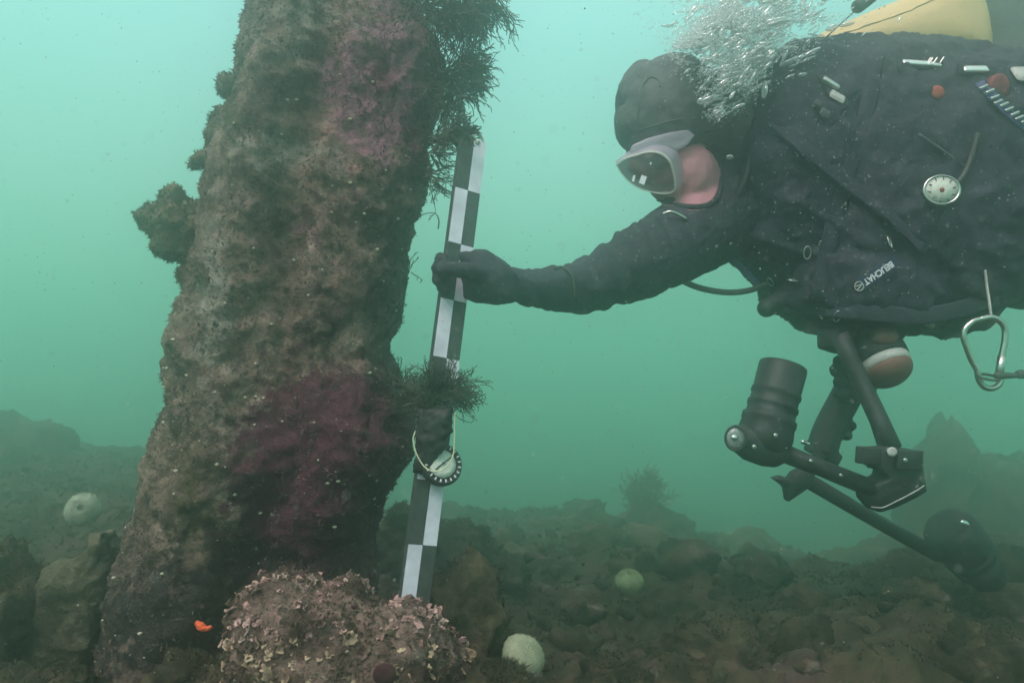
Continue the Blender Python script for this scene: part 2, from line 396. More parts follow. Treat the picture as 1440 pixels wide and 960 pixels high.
# ------------------------------------------------------------------ PILLAR
PL = [(-60, 362, 584), (-20, 358, 586), (20, 352, 588), (60, 340, 606), (95, 334, 622), (150, 328, 616), (190, 316, 605), (230, 298, 602), (270, 294, 598), (300, 291, 588), (350, 283, 573), (400, 271, 565), (450, 253, 555), (480, 244, 546),
      (500, 241, 544), (540, 236, 554), (580, 226, 568), (610, 219, 582), (640, 212, 576), (680, 203, 550), (720, 194, 528), (760, 186, 518), (820, 178, 524), (900, 168, 516), (1000, 156, 516), (1100, 150, 516)]
def pillar_mesh():
    rows = 360; nn = 260; v = []; f = []
    for i in range(rows):
        py = -180 + 1280 * i / (rows - 1); l, r = interp(PL, py); l += float(np.interp(py, [-60, 100, 200, 420, 540, 620, 760, 900, 1100], [12, 9, 8, 9, 18, 20, 6, -8, -14]))
        d = float(np.interp(py, [-60, 500, 1100], [1.62, 1.50, 1.42]))
        L, Rr = P(l, py, d), P(r, py, d); c = (L + Rr) / 2; hw = (Rr.x - L.x) / 2
        for k in range(nn):
            t = 2 * math.pi * k / nn; ct, st = math.cos(t), math.sin(t)
            x = math.copysign(abs(ct) ** .85, ct) * hw; y = math.copysign(abs(st) ** .8, st) * hw * .85
            u = x / hw
            # groove and ridge running down the face, undercut at lower right
            if st < 0:
                y += .035 * math.exp(-((u - .12 + .1 * math.sin(py / 130)) / .16) ** 2) - .03 * math.exp(-((u + .35) / .2) ** 2)
                y += .07 * sm(560, 780, py) * sm(-.15, .5, u) * (1 - sm(900, 1050, py) * .5)
                y -= .05 * sm(440, 600, py) * (1 - sm(680, 800, py)) * sm(.3, .9, u)
            v.append(c + Vector((x, y, 0)))
    for i in range(rows - 1):
        for k in range(nn):
            k2 = (k + 1) % nn; f.append((i * nn + k, (i + 1) * nn + k, (i + 1) * nn + k2, i * nn + k2))
    f.append(tuple(range(nn))); f.append(tuple((rows - 1) * nn + k for k in range(nn))[::-1])
    me = bpy.data.meshes.new('pillar'); me.from_pydata(v, [], f); me.update()
    displace(me, lambda p, n: .020 * fr(p, 6, 3, 4) + .012 * fr(p, 18, 4, 9) + .006 * abs(fr(p, 60, 3, 2)))
    G = lambda x, y, cx, cy, rx, ry: math.exp(-(((x - cx) / rx) ** 2 + ((y - cy) / ry) ** 2))
    def A(fn):
        return lambda co: fn(*px_of(co))
    attr(me, 'purple', A(lambda x, y: max(G(x, y, 480, 665, 130, 125) * 2.0, .8 * G(x, y, 540, 110, 34, 34), .5 * G(x, y, 400, 800, 120, 60), .55 * G(x, y, 590, 190, 40, 70))))
    attr(me, 'mauve', A(lambda x, y: max(.9 * G(x, y, 540, 120, 100, 140), .3 * G(x, y, 400, 300, 130, 160), .4 * G(x, y, 420, 60, 120, 90))))
    attr(me, 'dark', A(lambda x, y: max(.6 * G(x, y, 560, 400, 50, 130), .6 * G(x, y, 450, 460, 60, 90), 1.2 * G(x, y, 400, 790, 120, 90), .7 * G(x, y, 345, 660, 40, 110), 1.0 * G(x, y, 240, 880, 140, 110), .45 * G(x, y, 350, 520, 50, 60), .4 * G(x, y, 370, 130, 50, 50))))  # dark crust blotches; those at the foot paint shade into the colour
    attr(me, 'olive', A(lambda x, y: max(.6 * G(x, y, 330, 130, 30, 120), .6 * G(x, y, 280, 700, 60, 220), .5 * G(x, y, 450, 560, 60, 50))))
    attr(me, 'pale', A(lambda x, y: max(.8 * G(x, y, 300, 430, 30, 160), .75 * G(x, y, 400, 215, 90, 40), .6 * G(x, y, 420, 30, 110, 60), .5 * G(x, y, 330, 600, 60, 120))))
    attr(me, 'salmon', A(lambda x, y: max(.75 * G(x, y, 475, 420, 12, 55), .7 * G(x, y, 500, 240, 14, 12), .5 * G(x, y, 425, 245, 30, 26), .45 * G(x, y, 460, 190, 26, 20))))
    return me
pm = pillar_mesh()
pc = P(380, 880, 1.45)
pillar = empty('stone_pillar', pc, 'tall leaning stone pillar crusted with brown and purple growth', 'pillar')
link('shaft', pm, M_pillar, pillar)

def bvh(me): return BVHTree.FromPolygons([v.co for v in me.vertices], [p.vertices for p in me.polygons])
def ray(tree, px, py):
    d = P(px, py, 1) - Vector((0, 0, CZ)); return tree.ray_cast(Vector((0, 0, CZ)), d.normalized())[:2]
T_p = bvh(pm)
def blades(mb, p, n, h, w, cnt, rnd, spread=.7):
    for _ in range(cnt):
        d = (n + Vector((rnd.gauss(0, spread), rnd.gauss(0, spread), rnd.gauss(0, spread)))).normalized()
        s_ = d.cross(Vector((rnd.gauss(0, 1), rnd.gauss(0, 1), rnd.gauss(0, 1)))).normalized() * w
        m_ = p + d * h * .55; b_ = p - d * h * .2; hh = h * rnd.uniform(.6, 1.3)
        tip = p + d * hh + Vector((rnd.gauss(0, .25), rnd.gauss(0, .25), rnd.gauss(0, .2))) * h
        mb.add([b_ - s_, b_ + s_, m_ + s_, m_ - s_, tip], [(0, 1, 2, 3), (3, 2, 4)])
# fuzz, and pale worm casts / barnacle flecks, on the pillar face
rnd = random.Random(3); fz = MB(); fl = MB()
pv = [(v.co.copy(), v.normal.copy()) for v in pm.vertices]
vis = [q for q in pv if q[1].y < .35]
for p, n in rnd.sample(vis, 16000):
    if noise.noise(p * 9) > -.2: blades(fz, p, n, rnd.uniform(.003, .008), .0009, 3, rnd, .9)
o = link('fuzzy_turf', fz.mesh(), M_pturf, pillar, False); tag(o, kind='stuff')
for p, n in rnd.sample(vis, 420):
    r = rnd.choice([.0015, .0018, .002, .003, .0045]); fl.ell(p, (r, r, r * .7), sub=1)
o = link('shell_flecks', fl.mesh(), M_bone, pillar); tag(o, kind='stuff')

# growth standing out on the pillar's left side
def bushy(outline, d, T, lab, mat, seed, hair=1500, back=None):
    me = remesh(MB().puff(outline, d, T, back=back), .006, 3); displace(me, lambda p, n: .016 * fr(p, 24, 4, seed))
    c = me.vertices[0].co.copy(); rt = empty('sponge', c, lab, 'sponge')
    link('body', me, mat, rt); hb = MB(); rn = random.Random(seed); vs = list(me.vertices)
    for _ in range(hair):
        v = rn.choice(vs); blades(hb, v.co, v.normal, rn.uniform(.003, .008), .0009, 2, rn, .7)
    o = link('fuzz', hb.mesh(), mat, rt, False); tag(o, kind='stuff'); return rt
bushy([(197, 300), (205, 288), (222, 280), (232, 266), (255, 265), (266, 282), (300, 290), (300, 375), (262, 378), (240, 372), (222, 360), (214, 330), (200, 318)], 1.5, .05, 'shaggy brown lobed sponge sticking out from the left side of the pillar', M_brownweed, 5, 2600)
bushy([(248, 378), (262, 372), (290, 376), (290, 402), (262, 402), (250, 392)], 1.5, .03, 'small ragged growth right below the shaggy brown sponge', M_brownweed, 6, 700)
bushy([(309, 114), (315, 106), (345, 112), (345, 140), (314, 136)], 1.56, .012, 'tiny yellow brown tuft highest up on the left pillar edge', M_brownweed, 7, 500)
bushy([(296, 158), (304, 148), (340, 142), (342, 225), (300, 238), (276, 240), (264, 244), (266, 232), (286, 222), (290, 190)], 1.54, .022, 'long yellow brown fringe on the left pillar edge above the sponge', M_brownweed, 8, 1200)

# ------------------------------------------------------------------ seaweed tufts
def twig_tuft(mb, base, axis, L, n, rnd, r=.0011, spread=.8, droop=0, forks=2):
    for _ in range(n):
        d = (Vector(axis) + Vector((rnd.gauss(0, spread), rnd.gauss(0, spread), rnd.gauss(0, spread)))).normalized()
        p = Vector(base) + Vector((rnd.gauss(0, 1), rnd.gauss(0, 1), rnd.gauss(0, 1))) * L * .08
        l = L * rnd.uniform(.55, 1.05)
        def grow(p, d, l, r, lev):
            pts = [p]; q = p.copy(); k = 3
            for j in range(k):
                d = (d + Vector((rnd.gauss(0, .16), rnd.gauss(0, .16), rnd.gauss(0, .16) - droop))).normalized()
                q = q + d * l / k; pts.append(q.copy())
                if lev > 0 and j >= 0 and rnd.random() < .75:
                    s_ = d.cross(Vector((rnd.gauss(0, 1), rnd.gauss(0, 1), rnd.gauss(0, 1)))).normalized()
                    grow(q.copy(), (d + s_ * .7).normalized(), l * rnd.uniform(.3, .5), r * .85, lev - 1)
            mb.tube(pts, [r, r, r * .85, r * .55], 3, cap=False)
        grow(p, d, l, r, forks)
def tuft(px, py, d, axis, Lpx, n, lab, seed, spread=.8, extra=(), droop=0, r=.0011, mat=None):
    mb = MB(); rn = random.Random(seed)
    twig_tuft(mb, P(px, py, d), axis, R(Lpx, d), n, rn, spread=spread, droop=droop, r=r)
    for (x, y, dd, ax, L, m_) in extra: twig_tuft(mb, P(x, y, dd), ax, R(L, dd), m_, rn, spread=spread, droop=droop, r=r)
    o = link('seaweed_tuft', mb.mesh(), mat or M_moss, None, False); origin(o, P(px, py, d)); return tag(o, lab, 'seaweed', 'dark twiggy seaweed growing on the pillar')
tuft(596, 10, 1.5, (.7, 0, -.1), 72, 70, 'dark twiggy seaweed hanging from the pillar at the very top of the picture', 1, .55,
     [(630, 15, 1.48, (.7, 0, -.5), 66, 66), (660, -6, 1.46, (.3, 0, -.9), 58, 60), (688, -8, 1.45, (.1, 0, -1), 56, 56), (640, -30, 1.46, (.6, 0, .2), 60, 40)], .05, r=.0014)
tuft(625, 105, 1.48, (.8, 0, .1), 58, 80, 'dark twiggy seaweed bunch second from the top on the right pillar edge', 2, .6,
     [(655, 90, 1.46, (.7, 0, .1), 36, 60), (640, 125, 1.46, (.4, 0, -.6), 46, 44), (664, 108, 1.46, (.6, 0, -.4), 26, 56), (622, 150, 1.48, (.5, 0, -.3), 45, 30)], .04, r=.0014)
tuft(606, 200, 1.45, (.9, -.1, .15), 50, 36, 'dark seaweed reaching from the pillar over the top end of the scale bar', 3, .42,
     [(630, 190, 1.36, (.8, -.1, .1), 34, 55), (655, 188, 1.3, (.5, 0, 0), 18, 34), (606, 215, 1.42, (.8, 0, -.2), 44, 14)], r=.0014)
tuft(600, 245, 1.45, (.8, 0, -.2), 45, 16, 'sparse drooping seaweed sprigs beside the upper scale bar', 4, .5, [(606, 262, 1.45, (.6, 0, -.4), 42, 10)], .05)
tuft(577, 380, 1.45, (.5, 0, .4), 32, 5, 'tiny seaweed sprig on the pillar level with the gloved hand', 5, .6)
tuft(556, 560, 1.42, (.4, -.2, .5), 46, 70, 'thick bristly seaweed clump crossing behind and over the middle of the scale bar', 6, .7,
     [(585, 556, 1.33, (.2, 0, .5), 32, 70), (612, 556, 1.225, (.2, -.1, .5), 44, 90), (628, 552, 1.215, (.9, 0, .25), 46, 70), (600, 575, 1.215, (0, -.1, -.2), 22, 120), (640, 556, 1.22, (.8, 0, -.1), 32, 34), (600, 596, 1.22, (0, 0, 0), 17, 80), (572, 568, 1.36, (0, 0, -.1), 22, 80)], r=.0010)
# single curled blade
mb = MB(); mb.tube(bez([P(586, 305, 1.44), P(600, 300, 1.42), P(612, 300, 1.41), P(617, 310, 1.4), P(616, 322, 1.4)]), .0018, 5, flat=.4)
o = link('kelp_blade', mb.mesh(), M_moss); origin(o, P(586, 305, 1.44)); tag(o, 'single curled seaweed blade on the pillar left of the scale bar', 'seaweed')

# lone bush on the skyline and fuzzy weed on the far rocks
mb = MB(); rn = random.Random(21); twig_tuft(mb, P(900, 722, 4.75), (.1, 0, 1), R(46, 4.75), 110, rn, r=.004, spread=.3)
twig_tuft(mb, P(910, 682, 4.75), (.3, 0, .3), R(20, 4.75), 150, rn, r=.004, spread=.6)
o = link('seaweed_bush', mb.mesh(), M_brownweed, None, False); origin(o, P(900, 722, 4.75)); tag(o, 'lone bushy seaweed standing on the skyline of the seabed', 'seaweed')

# ------------------------------------------------------------------ turf and rubble over the seabed
tb = MB(); rn = random.Random(11)
for _ in range(34000):
    y = rn.uniform(.9, 5.5); x = rn.uniform(-.78, .78) * y
    if noise.noise((x * 3, y * 3, 5)) < -.1: continue
    blades(tb, Vector((x, y, zbed(x, y))), Vector((0, 0, 1)), rn.uniform(.005, .014) * (.6 + y * .25), .0009 * y, 4, rn, .8)
for o_, me_ in rock_objs:
    vs = [v for v in me_.vertices if v.normal.z > -.2 and v.normal.y < .5]
    for v in rn.sample(vs, min(len(vs), 900)):
        if noise.noise(v.co * 5) > -.15: blades(tb, o_.location + v.co, v.normal, rn.uniform(.005, .011), .0009, 3, rn, .8)
o = link('algal_turf', tb.mesh(), M_turf, None, False); tag(o, 'short brown and green algal turf growing over the seabed and boulders', 'algae', kind='stuff')
rb = MB()
for k in range(70):
    y = rn.uniform(1.5, 5.2); x = rn.uniform(-.2, .78) * y; r = rn.uniform(.04, .11) * (.5 + y * .2); zz = zbed(x, y)
    mm = rock_mesh((x, y, zz + r * .1), (r * rn.uniform(.8, 1.3), r, r * rn.uniform(.55, .85)), 100 + k, sub=3, planes=6, amp=.16)
    rb.add([v.co[:] for v in mm.vertices], [tuple(p.vertices) for p in mm.polygons])
for _ in range(2600):
    y = rn.uniform(.9, 5.5); x = rn.uniform(-.78, .78) * y; r = rn.choice([.006, .008, .01, .014, .02, .03])
    q = Quaternion((rn.gauss(0, 1), rn.gauss(0, 1), rn.gauss(0, 1), rn.gauss(0, 1))).normalized().to_matrix()
    rb.ell((x, y, zbed(x, y) + r * .2), (r, r * rn.uniform(.6, 1), r * rn.uniform(.4, .8)), q, sub=1)
o = link('rubble', rb.mesh(), M_rock, None, True); tag(o, 'loose pebbles and shell rubble lying between the boulders', 'rubble', kind='stuff')

# ================================================================== SCALE BAR
BT, BB = P(667, 196, 1.34), P(582, 862, 1.16)        # top and foot of the bar's front face centre line
ax = (BB - BT).normalized(); BL = (BB - BT).length
bn = Vector((.42, -.9, -.05)); bn = (bn - ax * bn.dot(ax)).normalized()   # face normal: turned a little to the left
bw = ax.cross(bn).normalized()
if bw.x < 0: bw = -bw
WB = .0495; TH = .016
bar = empty('scale_bar', BB, 'black and white checkered survey scale bar standing on the crusted rock', 'scale bar')
Rb = Matrix((bw, ax, bn)).transposed() if bw.cross(ax).dot(bn) > 0 else Matrix((bw, -ax, bn)).transposed()
mb = MB().box(BT + ax * BL / 2 - bn * (TH / 2 + .0006), WB, BL, TH, Rb, .001)
link('core', mb.mesh(), M_black, bar, False)
def bar_t(py):   # distance along the bar for a given pixel row
    lo, hi = 0, BL
    for _ in range(40):
        m = (lo + hi) / 2
        if px_of(BT + ax * m)[1] < py: lo = m
        else: hi = m
    return lo
t0 = bar_t(268); t1 = bar_t(424); step = (bar_t(766) - t0) / 6.0
edges = [t0 + step * k for k in range(-1, 8)]
edges = [0] + [e for e in edges if .002 < e < BL - .002] + [BL]
ref = min(range(len(edges)), key=lambda i: abs(edges[i] - t0))
for i in range(len(edges) - 1):
    a, b_ = edges[i], edges[i + 1]
    for side in (-1, 1):
        white = ((i - ref) % 2 == 0) == (side == -1)
        m = MB().box(BT + ax * (a + b_) / 2 + bw * side * WB * .245, WB * .478, (b_ - a) - .0004, .0022, Rb, 0)
        link('white_panel' if white else 'black_panel', m.mesh(), M_panel if white else M_black, bar, False)
# shackle ring at the top
mb = MB().ring(BT - ax * .002 + bw * .008 - bn * .004, bn + bw * .3, .0135, .0026); mb.ell(BT + ax * .004 + bw * .006, (.006, .006, .006), sub=2)
link('hanging_ring', mb.mesh(), M_palegrey, bar)

# compass strapped to the bar
cc = P(622, 652, 1.2); cn = Vector((.42, -.78, .38)).normalized(); cu = Vector((0, 0, 1)); cu = (cu - cn * cu.dot(cn)).normalized(); cr_ = cu.cross(cn)
comp = empty('compass', cc, 'round diving compass with a pale dial tied to the scale bar', 'compass')
r0 = R(27, 1.2)
link('housing', MB().lathe(cc - cn * .022, cn, [(-.003, r0 * .7), (0, r0 * .9), (.01, r0 * 1.1), (.018, r0 * 1.14), (.024, r0 * 1.08), (.025, r0 * .92), (.022, r0 * .9)], 36).mesh(), M_rub, comp)
link('dial', MB().lathe(cc - cn * .004, cn, [(0, r0 * .74), (.006, r0 * .74), (.0085, r0 * .5), (.009, .001)], 36).mesh(), M_dialw, comp)
mb = MB()
for k in range(20):
    t = 2 * math.pi * k / 20; d_ = cu * math.cos(t) + cr_ * math.sin(t)
    mb.box(cc + cn * .004 + d_ * r0 * .92, .0021, .005, .0012, Matrix((d_.cross(cn), d_, cn)).transposed())
o = link('tick_marks', mb.mesh(), M_white, comp, False)
mb = MB(); dn = (cu * .5 + cr_ * .85).normalized()
mb.box(cc + cn * .0058, .0022, r0 * 1.15, .0008, Matrix((dn.cross(cn), dn, cn)).transposed()); mb.ell(cc + cn * .006, (.003, .003, .002), sub=1)
link('needle', mb.mesh(), M_black, comp, False)
# tattered dark strap block above the compass
mb = MB().puff([(588, 575), (636, 572), (638, 606), (626, 617), (634, 622), (618, 640), (598, 668), (580, 664), (586, 640), (583, 606)], 1.195, .014, cut=.9)
me = remesh(mb, .0035, 2); displace(me, lambda p, n: .003 * fr(p, 60, 3, 3)); link('strap', me, M_rub, comp)
mb = MB().tube(bez([P(640, 580, 1.17), P(639, 615, 1.17), P(637, 640, 1.165), P(628, 656, 1.16), P(612, 663, 1.158), P(596, 655, 1.16), P(585, 636, 1.165), P(581, 618, 1.17), P(584, 606, 1.175)]), .0011, 6)
link('elastic_cord', mb.mesh(), M_cream, comp)

# ================================================================== FOREGROUND CRUSTED ROCK
mb = MB().puff([(330, 1050), (326, 960), (330, 880), (336, 835), (352, 814), (395, 808), (418, 822), (440, 838), (470, 826), (500, 824), (522, 842), (560, 850), (590, 852), (612, 866), (634, 884), (652, 910), (662, 960), (664, 1050)], 1.12, .15, back=.12, cut=.95, c=(490, 960))
me = remesh(mb, .006, 6); displace(me, lambda p, n: .017 * fr(p, 11, 3, 1) + .007 * abs(fr(p, 40, 3, 6)))
frock = empty('crusted_rock', P(490, 1000, 1.1), 'pinkish brown foreground rock covered in curled shell crusts', 'rock')
link('stone', me, M_front, frock)
def shell_mesh(seed):
    rn = random.Random(seed); nb = 16; v = []; f = []; rr = [1 + .75 * noise.noise((math.cos(2 * math.pi * k / nb) * 2.2, math.sin(2 * math.pi * k / nb) * 2.2, seed * 3.1)) for k in range(nb)]
    lift = rn.uniform(.35, .7); ph = rn.uniform(0, 6)
    for j, (q, z) in enumerate(((.12, .1), (.5, .12), (.8, .3), (1.0, .55), (1.02, .48), (.8, .14), (.45, -.06), (.1, -.1))):
        for k in range(nb):
            t = 2 * math.pi * k / nb
            v.append((math.cos(t) * q * rr[k], math.sin(t) * q * rr[k] * .8, z * lift * (1 + .6 * math.sin(t + seed)) + q * q * .22 * math.sin(3 * t + ph) + .3 * noise.noise((math.cos(t) * q * 2, math.sin(t) * q * 2, seed * 5.3))))
    for j in range(7):
        for k in range(nb): f.append((j * nb + k, j * nb + (k + 1) % nb, (j + 1) * nb + (k + 1) % nb, (j + 1) * nb + k))
    f.append(tuple(range(nb))[::-1]); f.append(tuple(7 * nb + k for k in range(nb)))
    me = bpy.data.meshes.new('shell_crust'); me.from_pydata(v, [], f); me.update(); me.polygons.foreach_set('use_smooth', [True] * len(me.polygons)); return me
def crust_mat(name, a, b2, c3):
    m, t, b = nodes(name); oi = N(t, 'ShaderNodeObjectInfo'); n = noise_tex(t, 2.2, 5, .65)
    c = ramp(t, oi.outputs['Random'], [(0, a), (.5, b2), (1, c3)])
    f = ramp(t, n.outputs[0], [(.3, (.35, .3, .28)), (.5, (.9, .9, .9)), (.7, (1.25, 1.2, 1.15))]); c = mix(t, 1, c, f, 'MULTIPLY')
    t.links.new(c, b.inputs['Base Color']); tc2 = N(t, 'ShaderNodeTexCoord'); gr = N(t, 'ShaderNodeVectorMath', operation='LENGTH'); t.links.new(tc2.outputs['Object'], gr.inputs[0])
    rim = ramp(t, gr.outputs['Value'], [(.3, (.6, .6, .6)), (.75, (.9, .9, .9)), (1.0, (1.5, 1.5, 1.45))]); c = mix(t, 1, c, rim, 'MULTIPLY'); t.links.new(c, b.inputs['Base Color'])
    b.inputs['Roughness'].default_value = .85; bump(t, b, n.outputs[0], .6, .1); return m
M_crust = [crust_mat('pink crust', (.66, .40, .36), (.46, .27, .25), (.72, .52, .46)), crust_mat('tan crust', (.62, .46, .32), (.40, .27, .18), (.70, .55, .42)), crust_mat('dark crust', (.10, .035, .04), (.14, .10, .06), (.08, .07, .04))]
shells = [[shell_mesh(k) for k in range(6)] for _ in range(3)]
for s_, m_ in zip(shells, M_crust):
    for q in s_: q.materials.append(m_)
rn = random.Random(4); cand = [v for v in me.vertices if v.normal.y < .35 and v.co.z > zbed(0, 1) - .08]
placed = []; tries = 0
while len(placed) < 298 and tries < 20000:
    tries += 1; v = rn.choice(cand); x, y = px_of(v.co)
    if not (300 < x < 690 and y < 990): continue
    r = rn.choice([.004, .005, .006, .008, .010, .012])
    if any((v.co - q).length < (r + s_) * .62 for q, s_ in placed): continue
    g = noise.noise(v.co * 13 + Vector((0, 0, 4)))
    kind = 2 if (g > .22 or (abs(x - 590) < 60 and 880 < y < 945 and rn.random() < .6)) else (0 if y < 905 - 40 * g else 1)
    if kind == 2 and rn.random() < .5: continue
    placed.append((v.co.copy(), r))
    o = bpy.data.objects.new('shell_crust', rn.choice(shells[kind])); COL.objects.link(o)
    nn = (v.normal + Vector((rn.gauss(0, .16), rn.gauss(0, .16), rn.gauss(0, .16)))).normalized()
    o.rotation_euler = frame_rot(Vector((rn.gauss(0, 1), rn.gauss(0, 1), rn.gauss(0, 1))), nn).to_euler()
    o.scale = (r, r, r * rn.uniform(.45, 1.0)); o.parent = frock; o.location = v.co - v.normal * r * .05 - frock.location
for kind in (0, 1, 2):      # the many smaller crusts between the big ones
    sb = MB()
    for v in rn.sample(cand, min(len(cand), 420)):
        g = noise.noise(v.co * 13 + Vector((0, 0, 4))); kk = 2 if g > .22 else (0 if px_of(v.co)[1] < 905 - 40 * g else 1)
        if kk != kind: continue
        r = rn.uniform(.003, .0075); nn = (v.normal + Vector((rn.gauss(0, .18), rn.gauss(0, .18), rn.gauss(0, .18)))).normalized()
        Mx = Matrix.Translation(v.co) @ frame_rot(Vector((rn.gauss(0, 1), rn.gauss(0, 1), rn.gauss(0, 1))), nn).to_4x4() @ Matrix.Diagonal((r, r, r * .7, 1))
        sm_ = rn.choice(shells[kind]); sb.add([Mx @ q.co for q in sm_.vertices], [tuple(p.vertices) for p in sm_.polygons])
    o = link('small_crusts', sb.mesh(), plain('small crust %d' % kind, ((.42, .26, .24), (.42, .32, .22), (.07, .035, .035))[kind], .9, var=.5, scale=60), frock); tag(o, kind='stuff')
# finer crumbs of the crust and turf between the shells
cb = MB(); tb2 = MB()
for v in rn.sample(cand, min(len(cand), 2600)):
    r = rn.uniform(.0015, .004)
    cb.ell(v.co, (r, r * .8, r * .6), Quaternion((rn.gauss(0, 1), rn.gauss(0, 1), rn.gauss(0, 1), 1)).normalized().to_matrix(), sub=1)
    if noise.noise(v.co * 13 + Vector((0, 0, 4))) > .02: blades(tb2, v.co, v.normal, rn.uniform(.004, .009), .0009, 3, rn)
o = link('crust_crumbs', cb.mesh(), M_front, frock); tag(o, kind='stuff')
o = link('fine_turf', tb2.mesh(), M_turf, frock, False); tag(o, kind='stuff')
# dark red anemone-like blobs on it
for (x, y, r, lab) in ((541, 948, 17, 'dark maroon closed anemone low on the crusted foreground rock'),):
    c = P(x, y, .985); k = R(r, .985); mb = MB().ell(c, (k, k * .8, k * .95), sub=3); mb.ell(c + Vector((-.004, -.006, .006)), (k * .6, k * .5, k * .6), sub=3)
    me2 = mb.mesh(); o = link('anemone', remesh(mb, .0025, 4), plain('maroon flesh', (.05, .02, .024), .9, spec=.1)); origin(o, c); tag(o, lab, 'anemone')

# ------------------------------------------------------------------ urchins, red scrap
def urchin(px, py, d, rpx, axis, col, lab, bumps=True, hole=True, group=None):
    c = P(px, py, d); r = R(rpx, d); bm = bmesh.new(); bmesh.ops.create_uvsphere(bm, u_segments=60, v_segments=28, radius=1)
    for q in bm.verts:
        t = math.atan2(q.co.y, q.co.x); w = 1 + .03 * math.cos(t * 20) * math.hypot(q.co.x, q.co.y) + .02 * math.cos(t * 5)
        z = q.co.z * .72
        if hole: z -= .35 * math.exp(-(math.hypot(q.co.x, q.co.y) / .14) ** 2) * (1 if q.co.z > 0 else -1)
        q.co = Vector((q.co.x * w, q.co.y * w, z)) * r
    rt = Vector((0, 0, 1)).rotation_difference(Vector(axis)).to_matrix().to_4x4()
    bm.transform(Matrix.Translation(c) @ rt); me = bpy.data.meshes.new('urchin'); bm.to_mesh(me); bm.free()
    o = empty('sea_urchin', c, lab, 'sea urchin', group); m = plain(lab[:20], col, .8, var=.3, scale=50)
    link('test', me, m, o); sp_ = MB(); rn = random.Random(int(px))
    for v in rn.sample(list(me.vertices), 1300 if bumps else 900):
        n = (v.normal + Vector((rn.gauss(0, .25), rn.gauss(0, .25), rn.gauss(0, .25)))).normalized()
        a_ = n.orthogonal().normalized() * r * .02; b_ = n.cross(a_); L = r * (.10 if bumps else .05)
        sp_.add([v.co + a_, v.co - a_ * .5 + b_ * .8, v.co - a_ * .5 - b_ * .8, v.co + n * L], [(0, 1, 3), (1, 2, 3), (2, 0, 3)])
    s_ = link('spines', sp_.mesh(), m, o, False); tag(s_, kind='stuff'); return o
urchin(117, 716, 1.95, 23, (.3, -.9, .35), (.30, .33, .25), 'ribbed pale green urchin with a white centre at the left')
urchin(885, 816, 1.95, 19, (0, -.3, 1), (.24, .30, .16), 'small light green urchin among the dark boulders right of centre')
urchin(736, 922, 1.12, 31, (.45, -.5, .75), (.25, .27, .18), 'large smooth olive urchin at the bottom beside the crusted rock', bumps=False, hole=False)
mb = MB(); pts = bez([P(276, 874, 1.1), P(282, 880, 1.095), P(290, 884, 1.095), P(299, 880, 1.1)], 5); mb.tube(pts, [R(q, 1.1) for q in np.interp(np.linspace(0, 1, len(pts)), [0, .3, .6, 1], [3, 5.5, 4.5, 2.2])], 8)
me2 = remesh(mb, .0012, 2); displace(me2, lambda p, n: .0015 * fr(p, 200, 2)); o = link('sponge_scrap', me2, plain('orange red sponge', (.75, .12, .05), .6)); origin(o, P(287, 880, 1.1)); tag(o, 'small bright orange red scrap lying in the dark at the pillar foot', 'sponge')

# ================================================================== DIVER
D = 1.62
diver = empty('person', P(1250, 300, D), 'diver in a black wetsuit and hood stretching one gloved arm to the scale bar', 'person')
hd = 1.55
def hand_prims(mb):
    """right glove closed round the bar: palm on the far right of the bar, fingers behind it, thumb across its face"""
    q = lambda x, y, d: P(x, y, d)
    mb.cap(q(745, 404, 1.33), .031, q(700, 396, 1.29), .029)                                   # wrist
    mb.puff([(655, 358), (668, 349), (684, 351), (712, 368), (728, 384), (726, 424), (700, 429), (668, 426), (652, 418), (650, 385)], 1.275, .028, cut=.95)
    # fingers: from the knuckles, behind the bar, tips coming round its left edge
    for (ky, ty, r, ex) in ((363, 363, .0100, 616), (378, 377, .0102, 611), (394, 392, .0100, 612), (409, 405, .0088, 619)):
        pts = [q(662, ky, 1.262), q(656, ky - 2, 1.292), q(636, (ky + ty) / 2 - 1, 1.308), q(ex + 3, ty, 1.292), q(ex + 4, ty + 1, 1.262), q(ex + 10, ty + 2, 1.243)]
        for a, b_ in zip(pts[:-1], pts[1:]): mb.cap(a, r, b_, r * .97)
    # thumb lying across the front
    pts = [q(672, 386, 1.25), q(655, 381, 1.236), q(638, 378, 1.228), q(622, 379, 1.232)]
    for (a, b_), r in zip(zip(pts[:-1], pts[1:]), (.0155, .0135, .0125)): mb.cap(a, r, b_, r * .93)
